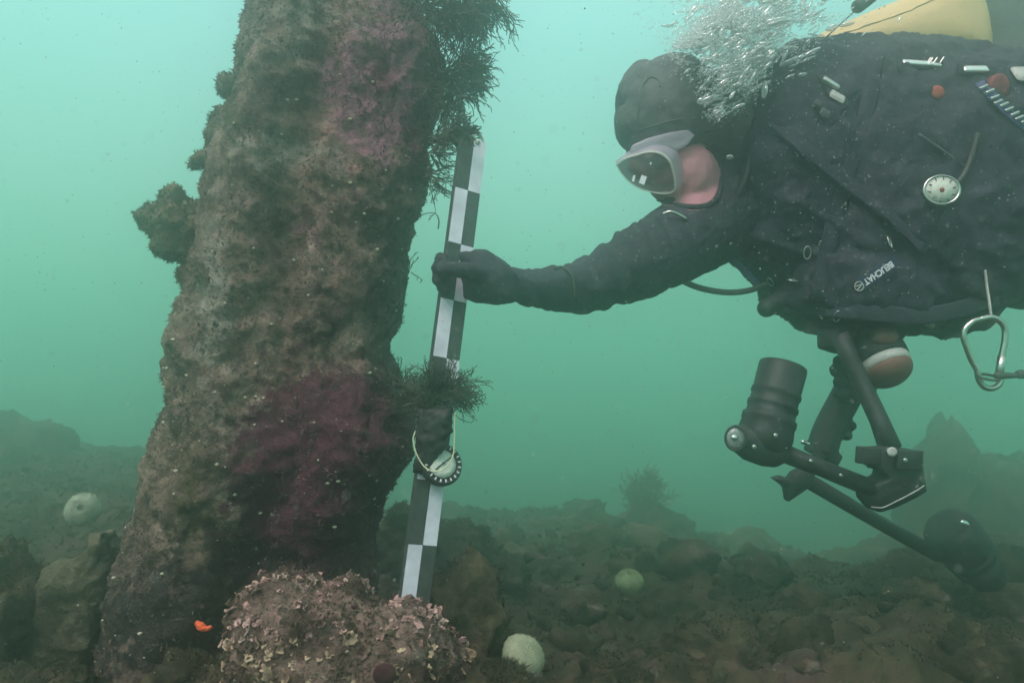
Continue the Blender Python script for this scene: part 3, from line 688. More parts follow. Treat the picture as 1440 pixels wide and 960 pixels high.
def body_prims():
    mb = MB()
    # torso: heavy chest, seen from the front and side, running off the picture to the right
    mb.puff([(1000, 170), (1040, 110), (1100, 84), (1200, 74), (1320, 74), (1440, 80), (1600, 80), (1700, 110), (1720, 260), (1650, 380), (1480, 420), (1380, 436), (1300, 452), (1200, 450), (1120, 430), (1060, 385), (1010, 330), (985, 260)], D + .06, .24, back=.2, c=(1300, 260))
    # neck and head
    mb.cap(P(1030, 200, 1.62), .088, P(965, 180, 1.57), .082)
    hc = P(942, 165, hd); mb.ell(hc, (.094, .082, .118), Matrix.Rotation(math.radians(18), 3, 'Y'))
    mb.ell(P(905, 150, hd), (.06, .066, .085)); mb.ell(P(918, 205, hd - .01), (.055, .058, .07))     # brow, face
    mb.ell(P(972, 249, hd - .03), (.060, .052, .066), Matrix.Rotation(-.2, 3, 'Y')); mb.ell(P(940, 262, hd - .04), (.036, .04, .032))                                # near cheek and jaw
    mb.cap(P(930, 262, hd - .03), .026, P(950, 275, hd - .02), .03)                                   # chin, mouth
    mb.cap(P(890, 236, hd - .025), .016, P(912, 250, hd - .035), .02)                                  # nose
    # reaching arm
    for a, b_ in (((1040, 285, 1.60, .105), (960, 337, 1.52, .085)), ((960, 337, 1.52, .085), (895, 372, 1.45, .072)), ((895, 372, 1.45, .072), (820, 406, 1.39, .050)), ((820, 406, 1.39, .050), (745, 405, 1.33, .035))):
        mb.cap(P(*a[:3]), a[3], P(*b_[:3]), b_[3])
    hand_prims(mb)
    # far arm, bent down towards the lamp rig, glove closed on the grip
    for a, b_ in (((1230, 330, 1.66, .10), (1240, 420, 1.66, .075)), ((1240, 420, 1.66, .075), (1215, 500, 1.62, .05))):
        mb.cap(P(*a[:3]), a[3], P(*b_[:3]), b_[3])
    mb.ell(P(1206, 520, 1.6), (.045, .035, .05), sub=3)
    for k in range(4):
        y = 548 - k * 15; pts = [P(1226, y - 22, 1.6), P(1222, y, 1.565), P(1200, y + 8, 1.545), P(1180, y + 4, 1.56)]
        for a, b_ in zip(pts[:-1], pts[1:]): mb.cap(a, .012, b_, .011)
    mb.cap(P(1200, 505, 1.575), .013, P(1176, 520, 1.565), .012)
    # hips and legs run off the picture
    mb.cap(P(1650, 260, 1.75), .17, P(1850, 250, 1.9), .16)
    for dy in (-.1, .1):
        mb.cap(P(1850, 250, 1.9) + Vector((0, dy, 0)), .10, P(2250, 300, 2.1) + Vector((0, dy, 0)), .062)
        mb.cap(P(2250, 300, 2.1) + Vector((0, dy, 0)), .06, P(2500, 120, 2.1) + Vector((0, dy, 0)), .04)
    return mb
me = remesh(body_prims(), .0042, 3, .5)
def body_disp(p, n):
    x, y = px_of(p)
    if x < 1014 and 190 < y < 300 and x > 860: return .004 * fr(p, 14, 3, 4) + .0015 * fr(p, 50, 2)
    if x < 745: return .0016 * fr(p, 30, 3, 2) + .0016 * abs(fr(p, 80, 2, 1))
    a = 1
    if x < 1010 and y < 300: a = .35
    w = 0
    if 730 < x < 1000 and y > 300:
        s_ = (x - 740) * .9 - (y - 400) * .45
        w = .0075 * (1 - abs(math.sin(s_ / 9.5 + 2.2 * noise.noise(p * 9)))) ** 2 * max(0, .35 + noise.noise(p * 14)) + .004 * max(0, 1 - abs(x - 862) / 60)* math.sin(s_ / 5)
    return a * (.006 * fr(p, 8, 3, 2) + .0035 * abs(fr(p, 30, 3, 5))) - w
displace(me, body_disp)
me.materials.append(M_neo); me.materials.append(M_skin)
facec = P(950, 245, 1.50)
for pg in me.polygons:
    c = pg.center; x, y = px_of(c)
    if c.y < 1.548 and 860 < x < 1020 and 190 < y < 298:
        if ((x - 940) / 66) ** 2 + ((y - 246) / 44) ** 2 < 1 or ((x - 976) / 38) ** 2 + ((y - 248) / 48) ** 2 < 1: pg.material_index = 1
body = link('body', me, None, diver); me_body = me

# hood: thick neoprene shell with a raised panel seam, open at the face
mb = MB(); mb.ell(P(940, 158, hd), (.103, .094, .118), Matrix.Rotation(math.radians(25), 3, 'Y')); mb.ell(P(903, 146, hd), (.05, .07, .088))
mb.ell(P(894, 172, hd), (.040, .066, .06)); mb.ell(P(985, 160, hd + .01), (.085, .09, .088)); mb.cap(P(1000, 170, 1.58), .09, P(1050, 200, 1.62), .10)
hm = remesh(mb, .005, 5); displace(hm, lambda p, n: .004 * fr(p, 13, 3, 8) + .0016 * fr(p, 50, 2))
bm = bmesh.new(); bm.from_mesh(hm)
dele = []
for fc in bm.faces:
    x, y = px_of(fc.calc_center_median()); q = fc.calc_center_median()
    if (((x - 936) / 70) ** 2 + ((y - 246) / 44) ** 2 < 1 or ((x - 974) / 37) ** 2 + ((y - 250) / 45) ** 2 < 1) and q.y < 1.62: dele.append(fc)
bmesh.ops.delete(bm, geom=dele, context='FACES'); bm.to_mesh(hm); bm.free()
hood = link('hood', hm, M_neo2, diver)
FACE_OK = True
sd = hood.modifiers.new('thickness', 'SOLIDIFY'); sd.thickness = .005; sd.offset = 1
T_h = bvh(hm)
def on(tree, pts, off=.001):
    out = []
    for x, y in pts:
        q, n = ray(tree, x, y)
        if q is not None: out.append(q + Vector((0, -off, 0)))
    return out
for pl_ in ([(928, 84), (912, 98), (905, 118), (900, 140), (896, 165), (900, 188)], [(904, 120), (914, 110), (925, 114), (928, 124)], [(880, 190), (900, 184), (925, 176), (950, 170), (975, 168)]):
    pts = on(T_h, pl_, .0055)
    if len(pts) > 2: link('seam', MB().tube(bez(pts, 6), .0022, 6).mesh(), M_hose, hood)

# mask: lens frame, glass, clear skirt, strap
mc = P(911, 243, 1.455); mn = Vector((-.30, -.84, -.45)).normalized()
mu = (P(965, 252, 1.46) - P(873, 240, 1.46)).normalized(); mu = (mu - mn * mu.dot(mn)).normalized(); mv = mn.cross(mu)
if mv.z < 0: mv = -mv
MO = [(-.064, .004), (-.052, .018), (-.03, .030), (-.008, .041), (.014, .043), (.034, .034), (.046, .018), (.056, -.004), (.060, -.022), (.050, -.032), (.030, -.036), (.012, -.036), (-.008, -.034), (-.03, -.026), (-.05, -.012)]
def mpt(a, b_, h=0, s=1): return mc + mu * a * s + mv * b_ * s + mn * h
loop = bez([mpt(a, b_) for a, b_ in MO + MO[:1]], 5)[:-1]
mask = empty('diving_mask', mc, 'clear framed diving mask over the diver face', 'diving mask')
def loopstrip(rings, close=True):
    v = []; f = []; n = len(rings[0])
    for r_ in rings: v += r_
    for i in range(len(rings) - 1):
        for k in range(n): f.append((i * n + k, i * n + (k + 1) % n, (i + 1) * n + (k + 1) % n, (i + 1) * n + k))
    return MB().add(v, f)
L0 = [p for p in loop]
def shift(s, h): return [mc + (p - mc) * s + mn * h for p in L0]
link('frame', loopstrip([shift(.955, .004), shift(1.0, .006), shift(1.03, .002), shift(1.035, -.006), shift(1.0, -.010), shift(.955, -.006), shift(.955, .004)]).mesh(), glassy('pale clear frame', (.66, .68, .62), .25, .62), mask)
g = MB(); gl = shift(.94, .001); g.add(gl + [mc + mn * .002], [(k, (k + 1) % len(gl), len(gl)) for k in range(len(gl))]); o = link('lens', g.mesh(), M_glass, mask)
sdm = o.modifiers.new('t', 'SOLIDIFY'); sdm.thickness = .002
sk = loopstrip([shift(1.03, -.006), shift(1.10, -.02), [q + Vector((.008, .004, .004)) for q in shift(1.12, -.036)], [q + Vector((.014, .01, .008)) for q in shift(1.0, -.055)]]).mesh()
o = link('skirt', sk, M_silicone, mask); sdm = o.modifiers.new('t', 'SOLIDIFY'); sdm.thickness = .002
# pale skirt flap sweeping up over the brow to the strap
mb = MB().puff([(884, 216), (888, 204), (910, 194), (940, 186), (968, 182), (978, 190), (968, 204), (952, 212), (930, 206), (905, 212)], 1.462, .006, back=.02, cut=.9); link('brow_flap', remesh(mb, .003, 3), M_silicone, mask)
pts = on(T_h, [(962, 190), (985, 186), (1005, 180), (1022, 172)], .002)
if len(pts) > 2: link('strap', MB().tube(bez(pts, 6), .006, 8, flat=.35, up=(0, -1, 0)).mesh(), M_rub, mask)
mb = MB()
for (x, y, w, h, a_) in ((891, 251, 3.2, 9, .25), (904, 253, 8, 12, .35), (915, 230, 2, 3, 0)):
    c = P(x, y, 1.434); mb.box(c, R(w, 1.434), .001, R(h, 1.434), Matrix.Rotation(a_, 3, 'Y'))
link('lens_reflections', mb.mesh(), M_white, mask, False)  # white slips stand in for reflections on the mask glass
# regulator below the mouth
mb = MB(); rc = P(955, 298, 1.50); mb.lathe(rc, Vector((-.25, -.8, -.5)), [(-.03, .012), (-.02, .02), (0, .024), (.008, .023), (.011, .018), (.012, .008)], 28)
mb.cap(rc, .012, P(940, 278, 1.5), .011)
reg = link('regulator', mb.mesh(), M_rub); origin(reg, rc); tag(reg, 'black regulator held in the diver mouth below the mask', 'regulator')

# ---------------- jacket worn over the suit (moves with the diver: clothing)
JO = [(1003, 300), (1018, 250), (1012, 190), (1030, 130), (1046, 96), (1060, 76), (1080, 80), (1110, 70), (1160, 60), (1215, 57), (1280, 60), (1340, 66), (1400, 78), (1480, 82), (1560, 110), (1560, 380), (1500, 405), (1440, 424), (1404, 438), (1384, 456), (1352, 470),
      (1328, 479), (1305, 466), (1282, 470), (1260, 464), (1232, 476), (1200, 470), (1160, 466), (1128, 466), (1108, 452), (1098, 438), (1088, 436), (1078, 418), (1070, 405), (1040, 378), (1015, 352)]
mb = MB().puff(JO, D, .20, back=.2, c=(1240, 265), cut=.96)
mb.puff([(1060, 120), (1200, 90), (1230, 200), (1180, 330), (1090, 340), (1040, 250)], D - .10, .10, cut=.95)      # near chest panel
mb.puff([(1250, 110), (1400, 110), (1420, 240), (1380, 330), (1260, 320)], D - .08, .11, cut=.95)                 # air cell bulge
mb.puff([(1120, 350), (1200, 345), (1300, 360), (1330, 420), (1290, 458), (1150, 455), (1110, 430)], D - .10, .10, cut=.95)   # pocket
jm = remesh(mb, .0075, 7)
def jd(p, n):
    q = noise.noise(p * 3.1); s_ = (p.x * .75 + p.z * .9) * 30 + 5 * q
    fold = (1 - abs(math.sin(s_))) ** 2 * max(0, .3 + noise.noise(p * 5 + Vector((4, 0, 0)))) + (1 - abs(math.sin((p.x * .3 - p.z) * 42 + 6 * noise.noise(p * 4)))) ** 3 * max(0, noise.noise(p * 6 + Vector((0, 8, 0))))
    return .014 * fr(p, 7, 3, 3) + .007 * fr(p, 22, 3, 5) + .003 * abs(fr(p, 70, 2)) + .014 * fold
displace(jm, jd)
jacket = link('jacket', jm, M_nylon, diver)
T_j = bvh(jm)
def jp(x, y, off=.004):
    q, n = ray(T_j, x, y)
    if q is None: return P(x, y, D - .1), Vector((0, -1, 0))
    return q + n * off, n
def strap(pts, w, mat, name='strap', off=.006):
    q = bez([jp(x, y, off)[0] for x, y in pts], 6); return link(name, MB().tube(q, R(w, D) / 2, 8, flat=.14, up=(0, -1, 0)).mesh(), mat, jacket)
strap([(1050, 130), (1110, 190), (1180, 250), (1250, 300), (1300, 350)], 24, M_nylon)
strap([(1230, 80), (1220, 150), (1190, 240), (1170, 330), (1150, 420)], 22, M_nylon)
strap([(1105, 428), (1200, 436), (1300, 440), (1400, 420)], 22, M_nylon, 'waist_strap')
strap([(1022, 352), (1040, 368), (1058, 386), (1070, 400)], 12, M_blue, 'blue_piping')
strap([(1290, 190), (1330, 215), (1360, 240)], 3, M_hose, 'cord')
strap([(1375, 60 + 60), (1395, 140), (1415, 160), (1440, 182)], 13, M_blue, 'shoulder_web')
# sprung webbing on the shoulder: bright coils
for k in range(10):
    t = k / 9; c, n = jp(1380 + 62 * t, 128 + 52 * t, .010); d_ = Vector((.8, 0, .35)).normalized()
    link('coil', MB().cap(c - d_ * .007, .0028, c + d_ * .007, .0028).mesh(), M_steel, jacket)
def buckle(x, y, w, h, ang, mat, name, th=6):
    c, n = jp(x, y, .006); rot = Matrix.Rotation(math.radians(-ang), 3, 'Y') @ Matrix.Rotation(-.6, 3, 'X')
    return link(name, MB().box(c, R(w, D), R(th, D), R(h, D), rot, R(min(w, h), D) * .22).mesh(), mat, jacket)
strap([(1262, 97), (1290, 94), (1325, 92)], 12, M_nylon, 'webbing', .003); strap([(1345, 99), (1370, 100), (1398, 104)], 15, M_nylon, 'webbing', .003); strap([(1158, 108), (1170, 130), (1186, 156)], 18, M_nylon, 'webbing', .003)
b1 = buckle(1292, 92, 50, 9, -4, M_chrome, 'bright_buckle'); buckle(1370, 100, 32, 11, 0, M_chrome, 'bright_buckle')
for k in range(4):
    c, n = jp(1302 + k * 6, 92, .012); link('rib', MB().cap(c - Vector((.004, 0, .006)), .0016, c + Vector((.004, 0, .006)), .0016).mesh(), M_steel, b1)
buckle(1168, 121, 24, 8, -32, M_steel, 'clip'); buckle(1175, 140, 20, 14, -30, M_palegrey, 'clip'); buckle(1150, 149, 10, 12, -30, M_hose, 'clip'); buckle(1160, 161, 14, 14, -30, M_hose, 'clip')
buckle(1010, 158, 16, 9, 35, M_palegrey, 'clip')
buckle(1301, 452, 18, 6, -28, M_steel, 'clip'); buckle(1284, 446, 8, 4, -30, M_steel, 'clip')
buckle(1436, 108, 22, 26, 0, M_palegrey, 'pale_valve')
for (x, y, r, m_) in ((1318, 130, 9, M_red), (1406, 122, 16, M_maroon)):
    c, n = jp(x, y, 0); link('dump_button', MB().lathe(c, n, [(-.012, R(r, D)), (.001, R(r, D)), (.003, R(r * .9, D)), (.0035, R(r * .3, D))], 24).mesh(), m_, jacket)
# small rings and D rings, loops
for (x, y, r, a_) in ((1178, 442, 8, .4), (1248, 341, 8, .8), (1134, 355, 8, 0), (1155, 343, 4, 0), (1085, 394, 7, 0), (1120, 394, 8, 1)):
    c, n = jp(x, y, .006); link('ring', MB().ring(c, n + Vector((a_, 0, a_ * .5)), R(r, D), .0013, 20, 6, ry=R(r * .55, D)).mesh(), M_steel, jacket)
# lettering on the pocket: reads from upper right to lower left, upside down
tx = bpy.data.curves.new('lettering', 'FONT'); tx.body = 'BEUCHAT'; tx.size = 1; tx.align_x = 'CENTER'; tx.align_y = 'CENTER'; tx.extrude = .02; tx.offset = .03
to = bpy.data.objects.new('tmp', tx); COL.objects.link(to); tm = evaluated(to)
xs = [v.co.x for v in tm.vertices]; wd = max(xs) - min(xs)
c, n = jp(1234, 384, .0); n = (n * .15 + Vector((0, -1, 0))).normalized()
rd = (P(1213, 399, D) - P(1254, 371, D)).normalized(); rot = frame_rot(rd, n); sc_ = R(48, c.y) / wd
c = P(1234, 384, c.y); need = max((c - q_).dot(n) * -1 for q_ in [jp(x, y, 0)[0] for x in range(1196, 1268, 8) for y in range(360, 416, 8) if abs((x - 1234) * .6 + (y - 384)) < 14])
c = c + n * (need + .003)
tm.transform(Matrix.Translation(c) @ rot.to_4x4() @ Matrix.Diagonal((sc_, sc_ * 1.15, sc_, 1)))
link('lettering', tm, M_white, jacket, False)
link('name_patch', MB().box(c - n * .0022, R(56, D), R(15, D), .002, rot, 0).mesh(), plain('navy patch', (.03, .04, .08), .6), jacket, False)
lc = c + rd * R(29, D) ; mb = MB().ring(lc, n, R(5.5, D), .0010, 24, 6)
for a_ in (.5, -.5): mb.cap(lc - rot @ Vector((R(5, D), 0, 0)), .0009, lc + rot @ Vector((R(5, D) * math.cos(a_), R(5, D) * math.sin(a_), 0)), .0009)
link('round_emblem', mb.mesh(), M_palegrey, jacket)

# pressure gauge clipped to the jacket
c, n = jp(1317, 270, .016); n = (n + Vector((-.2, -1.2, .2))).normalized(); gg = empty('pressure_gauge', c, 'round white faced pressure gauge hanging on the jacket chest', 'gauge')
k = R(22, D); link('case', MB().lathe(c, n, [(-.02, k * .7), (-.014, k * .98), (0, k * 1.02), (.006, k), (.007, k * .9), (.004, k * .88)], 32, sx=.86).mesh(), M_steel, gg)
link('face', MB().lathe(c, n, [(0, k * .88), (.005, k * .87), (.0055, .001)], 32, sx=.86).mesh(), M_dialw, gg)
mb = MB(); uu = n.orthogonal().normalized(); vv = n.cross(uu)
for j in range(10):
    t = 2 * math.pi * j / 10; d_ = uu * math.cos(t) + vv * math.sin(t); mb.cap(c + n * .006 + d_ * k * .6, .0008, c + n * .006 + d_ * k * .72, .0008)
link('tick_marks', mb.mesh(), M_hose, gg)
link('hub', MB().ell(c + n * .006, (k * .14, k * .06, k * .14), sub=2).mesh(), M_red, gg); link('hose', MB().tube(bez([c + Vector((.02, 0, 0)), jp(1350, 245, .012)[0], jp(1362, 220, .01)[0], jp(1372, 190, .008)[0]]), .005, 8).mesh(), M_hose, gg)

T_b2 = bvh(me_body)
pts = []
for x, y in [(925, 281), (945, 287), (968, 291), (990, 290), (1006, 281), (1014, 262), (1013, 240), (1005, 220), (992, 207)]:
    q1, q2 = ray(T_b2, x, y)[0], ray(T_h, x, y)[0]; q = min([q for q in (q1, q2) if q is not None], key=lambda q: q.y); pts.append(q)
link('face_seal', MB().tube(bez(pts, 6), [.0035] * 8 + [.006] * (len(pts) * 6 - 5 - 16) + [.0035] * 8, 10).mesh(), M_neo, hood)
# hoses
hs = MB().tube(bez([P(930, 372, 1.5), P(955, 392, 1.5), P(985, 405, 1.5), P(1020, 411, 1.52), P(1050, 409, 1.54), P(1080, 400, 1.56)]), R(4.3, 1.5), 10)
o = link('hose', hs.mesh(), M_hose); origin(o, P(1020, 411, 1.52)); tag(o, 'grey hose looping below the reaching arm to the jacket', 'hose')
hs = MB(); pts = bez([P(965, 292, 1.5), P(985, 300, 1.5), P(1015, 300, 1.5), P(1045, 260, 1.48), P(1062, 180, 1.5), P(1066, 110, 1.55), P(1062, 82, 1.6)]); hs.tube(pts, .0085, 10)
o = link('regulator_hose', hs.mesh(), M_rub); origin(o, P(1045, 260, 1.5)); tag(o, 'black hose running from the regulator over the shoulder', 'hose')
# watch strap fitting at the shoulder and knife strap on upper arm
mb = MB().tube(bez([P(932, 300, 1.425), P(942, 298, 1.42), P(955, 303, 1.42), P(966, 309, 1.43)]), [.0025] * 17 + [.004] * 16 , 8) if False else MB().tube(bez([P(932, 301, 1.43), P(945, 298, 1.425), P(966, 308, 1.43)], 8), .0032, 8)
link('shoulder_ring', mb.mesh(), M_steel, diver)
T_b = bvh(me)
pts = on(T_b, [(780, 378), (790, 376), (802, 384), (807, 400), (808, 418)], .003)
if len(pts) > 2: link('glove_cuff', MB().tube(bez(pts, 6), .0028, 8).mesh(), M_moss, diver)
pts = on(T_b, [(848, 362), (858, 352), (872, 342)], .002)
mb = MB().puff([(846, 362), (852, 346), (868, 334), (880, 328), (872, 344), (858, 358)], 1.43, .012, cut=.9); link('arm_pouch', remesh(mb, .004, 2), M_hose, diver)
# inflator grip hanging below the chest
mb = MB().cap(P(1078, 433, 1.53), R(13, 1.53), P(1118, 410, 1.56), R(14, 1.55)); mb.cap(P(1118, 410, 1.56), .016, P(1150, 400, 1.6), .02)
link('inflator', mb.mesh(), M_rub, diver)
# hanging equipment pocket at lower right and weight pouch
mb = MB().puff([(1384, 395), (1440, 392), (1520, 396), (1520, 432), (1440, 436), (1410, 430), (1390, 420)], 1.72, .06, cut=.95); link('rear_pouch', remesh(mb, .008, 4), M_nylon, diver)

# yellow cylinder on the back
tank = empty('air_cylinder', P(1300, 40, 1.86), 'yellow painted diving cylinder on the diver back at the top', 'air cylinder')
A0, A1 = P(1130, 110, 1.90), P(1800, -40, 2.05); axd = (A1 - A0).normalized(); rt_ = .105
TO = [(1116, 78), (1150, 50), (1210, 24), (1260, 4), (1290, -14), (1320, -26), (1352, -30), (1368, -4), (1378, 30), (1384, 70), (1380, 110), (1240, 110), (1140, 100)]
mb = MB().puff(TO, 1.86, .12, back=.12, cut=.97, c=(1300, 60)); tm2 = remesh(mb, .006, 8, .6)
link('shoulder', tm2, M_yellow, tank)
mb = MB().puff([(1350, -60), (1366, 0), (1380, 60), (1382, 120), (1700, 130), (1760, 40), (1720, -90)], 1.93, .10, back=.12, cut=.97); link('rubber_boot', remesh(mb, .008, 6), plain('dark grey boot', (.11, .13, .13), .8), tank)
T_t = bvh(tm2); pts = on(T_t, [(1152, 62), (1180, 50), (1215, 38), (1250, 26), (1275, 17), (1295, 8), (1320, -4)], .001)
if len(pts) > 3: link('paint_scratch', MB().tube([q + Vector((0, 0, rnd.gauss(0, .0012))) for q in bez(pts, 4)], .0013, 5).mesh(), plain('brown scratch', (.16, .12, .05), .8), tank)
# lanyard with a dark capsule
la = empty('marker_stick', P(1145, 66, 1.55), 'thin rod with a dark rounded grip rising beside the yellow cylinder', 'rod')
link('rod', MB().tube([P(1145, 68, 1.55), P(1203, 15, 1.52)], .0014, 6).mesh(), M_black, la)
link('grip', MB().cap(P(1207, 9, 1.52), R(9.5, 1.52), P(1240, -16, 1.52), R(9, 1.52)).mesh(), M_rub, la)

# ================================================================== LAMP RIG (one stiff thing held under the chest)
rig = empty('lamp_rig', P(1250, 660, 1.38), 'black jointed arm rig carrying two underwater lamps and a hand grip', 'camera rig')
d1 = 1.33
ax1 = (P(1068, 640, d1 - .01) - P(1101, 515, d1 + .03)).normalized(); top = P(1101, 516, d1 + .03); Lh = (P(1072, 630, d1) - top).length
k = R(33, d1); pr = [(.012, k * .88), (.0, k * .92), (-.002, k), (.004, k * 1.02), (Lh * .3, k * 1.0), (Lh * .32, k * 1.05), (Lh * .36, k * 1.05), (Lh * .38, k), (Lh * .46, k * 1.0), (Lh * .48, k * 1.07), (Lh * .52, k * 1.07), (Lh * .54, k * 1.02),
      (Lh * .62, k * 1.03), (Lh * .64, k * 1.14), (Lh * .7, k * 1.14), (Lh * .72, k * 1.1), (Lh * .85, k * 1.16), (Lh * .95, k * 1.1), (Lh * 1.05, k * .9), (Lh * 1.1, k * .5)]
lamp = link('lamp_head', MB().lathe(top, ax1, pr, 40).mesh(), M_rub, rig)
lc_ = P(1040, 617, d1 - .02); ln = Vector((-.55, -.8, .15)).normalized()
mb = MB().puff([(1030, 600), (1044, 596), (1062, 600), (1090, 614), (1108, 628), (1108, 648), (1090, 657), (1070, 655), (1045, 646), (1026, 630), (1021, 612)], d1 - .015, .03, cut=.96)
joint = link('lamp_joint', remesh(mb, .0035, 4), M_rub, rig)
link('lens_ring', MB().ring(P(1035, 616, d1 - .044), ln, R(16, d1), .003, 32, 8, ry=R(14, d1)).mesh(), M_rub, joint)
link('lens', MB().ell(P(1035, 616, d1 - .040), (R(13, d1), .008, R(15, d1)), sub=3).mesh(), glassy('lamp glass', (.25, .28, .27), .08, .9), joint)
link('lens_glint', MB().ell(P(1033, 615, d1 - .048), (R(5, d1), .003, R(4, d1)), sub=2).mesh(), M_chrome, joint)
for (x, y) in ((1060, 628), (1090, 612)): link('screw', MB().lathe(P(x, y, d1 - .052), (0, -1, 0), [(0, .004), (.003, .004), (.0035, .0025)], 14).mesh(), M_steel, joint)
armmb = MB().tube([P(1090, 632, d1), P(1150, 656, d1 + .005), P(1232, 689, d1 + .02)], [R(13.5, d1), R(12, d1), R(13, d1)], 18); link('arm', armmb.mesh(), M_rub, rig)
for (x, y) in ((1140, 648), (1182, 668)): link('screw', MB().lathe(P(x, y, d1 - .014), (0, -1, 0), [(0, .0035), (.0025, .0035), (.003, .002)], 14).mesh(), M_steel, rig)
link('arm', MB().tube([P(1180, 470, 1.47), P(1196, 505, 1.46), P(1236, 590, 1.41), P(1252, 630, 1.38)], [R(14, 1.45), R(12, 1.45), R(13, 1.4), R(15, 1.4)], 18).mesh(), M_rub, rig)
mb = MB().puff([(1206, 628), (1240, 626), (1276, 630), (1296, 634), (1297, 660), (1302, 690), (1285, 700), (1256, 714), (1236, 720), (1218, 714), (1206, 700), (1203, 682), (1228, 672), (1240, 660), (1238, 652), (1208, 650)], 1.36, .032, back=.035, cut=.95)
cm = remesh(mb, .0035, 3); clamp = link('clamp', cm, M_rub, rig)
T_c = bvh(cm); pts = on(T_c, [(1212, 708), (1224, 712), (1240, 713), (1256, 706), (1272, 698), (1290, 688), (1299, 682)], .002); link('rim_line', MB().tube(bez(pts, 6), .0013, 6).mesh(), M_palegrey, clamp) if len(pts) > 3 else None
link('wing', MB().box(P(1221, 640, 1.325), R(34, 1.33), .012, R(24, 1.33), Matrix.Rotation(math.radians(4), 3, 'Y'), .003).mesh(), M_rub, clamp)
link('wing', MB().box(P(1278, 646, 1.325), R(36, 1.33), .012, R(28, 1.33), Matrix.Rotation(math.radians(4), 3, 'Y'), .003).mesh(), M_rub, clamp)
link('bolt', MB().lathe(P(1249, 634, 1.335), (-.2, -1, .1), [(0, .006), (.02, .006), (.021, .0085), (.024, .0085), (.025, .004)], 18).mesh(), M_palegrey, clamp)
link('bolt', MB().lathe(P(1270, 646, 1.325), (0, -1, 0), [(0, .004), (.009, .004), (.0095, .002)], 14).mesh(), M_steel, clamp)
# far grip with finger ridges, and its bracket
gp = [(1196, 545), (1184, 568), (1172, 590), (1162, 612), (1156, 634)]; pts = bez([P(x, y, 1.6) for x, y in gp], 8)
mb = MB().tube(pts, [R(21, 1.6)] * len(pts), 16)
for (x, y) in ((1196, 598), (1190, 612), (1184, 576)): mb.ell(P(x, y, 1.6), (.012, .02, .012), sub=2)
mb.box(P(1157, 636, 1.6), R(44, 1.6), .05, R(18, 1.6), Matrix.Rotation(math.radians(28), 3, 'Y'), .005)
link('hand_grip', remesh(mb, .004, 3), M_rub, rig); link('screw', MB().cap(P(1129, 621, 1.59), .005, P(1137, 624, 1.59), .005).mesh(), M_chrome, rig)
mb = MB().puff([(1082, 671), (1096, 667), (1106, 672), (1112, 662), (1126, 655), (1146, 658), (1146, 680), (1130, 690), (1120, 697), (1108, 705), (1103, 703), (1100, 684), (1090, 676)], 1.52, .02, cut=.9); link('wing_nut', remesh(mb, .0035, 2), M_rub, rig)
link('bracket', MB().tube([P(1152, 640, 1.58), P(1136, 664, 1.54)], .013, 12).mesh(), M_rub, rig)
link('arm', MB().tube([P(1130, 672, 1.52), P(1215, 722, 1.62), P(1318, 780, 1.78)], [R(11, 1.5), R(10, 1.62), R(10, 1.78)], 16).mesh(), M_rub, rig)
ax2 = (P(1415, 842, 1.9) - P(1335, 742, 1.8)).normalized(); s0 = P(1338, 748, 1.8); k = R(37, 1.8)
l2 = link('lamp_head', MB().lathe(s0, ax2, [(-.03, k * .55), (-.024, k * .8), (-.01, k * .96), (.012, k), (.06, k), (.062, k * .93), (.075, k * .93), (.077, k * .98), (.09, k * .98), (.092, k * .86), (.12, k * .86), (.122, k * .92), (.14, k * .9), (.17, k * .72), (.20, k * .66), (.21, k * .5)], 36).mesh(), M_rub, rig)
link('lens_glint', MB().ell(P(1357, 736, 1.735), (R(8, 1.7), .004, R(4.5, 1.7)), Matrix.Rotation(.5, 3, 'Y'), sub=2).mesh(), M_chrome, l2)
link('screw', MB().ell(P(1312, 772, 1.755), (.004, .003, .006), sub=2).mesh(), M_steel, rig)
# mount and shrouded dome above the grip
mb = MB().puff([(1150, 462), (1178, 452), (1206, 462), (1200, 500), (1172, 497), (1151, 490)], 1.5, .03, cut=.92); link('mount', remesh(mb, .004, 3), M_rub, rig)
dome = empty('domed_lamp', P(1252, 515, 1.5), 'round lamp with a pale band and reddish end under the diver chest', 'lamp')
axl = (P(1262, 540, 1.47) - P(1228, 480, 1.53)).normalized(); k = R(36, 1.5)
link('housing', MB().lathe(P(1222, 474, 1.53), axl, [(0, k * .8), (.01, k), (.05, k * 1.02), (.062, k), (.063, k * .9)], 32).mesh(), M_rub, dome)
base = P(1222, 474, 1.53) + axl * .060; link('pale_band', MB().lathe(base, axl, [(0, k * .95), (.012, k * .97), (.022, k * .93), (.0225, k * .5)], 32).mesh(), M_palegrey, dome)
prof = [(.022 + .034 * math.sin(t), max(k * .93 * math.cos(t), 1e-3)) for t in np.linspace(0, math.pi / 2, 10)]
link('red_end', MB().lathe(base, axl, prof, 32).mesh(), M_terra, dome)
link('collar', MB().ell(P(1243, 474, 1.47), (R(20, 1.47), .02, R(14, 1.47)), sub=3).mesh(), M_terra, dome)

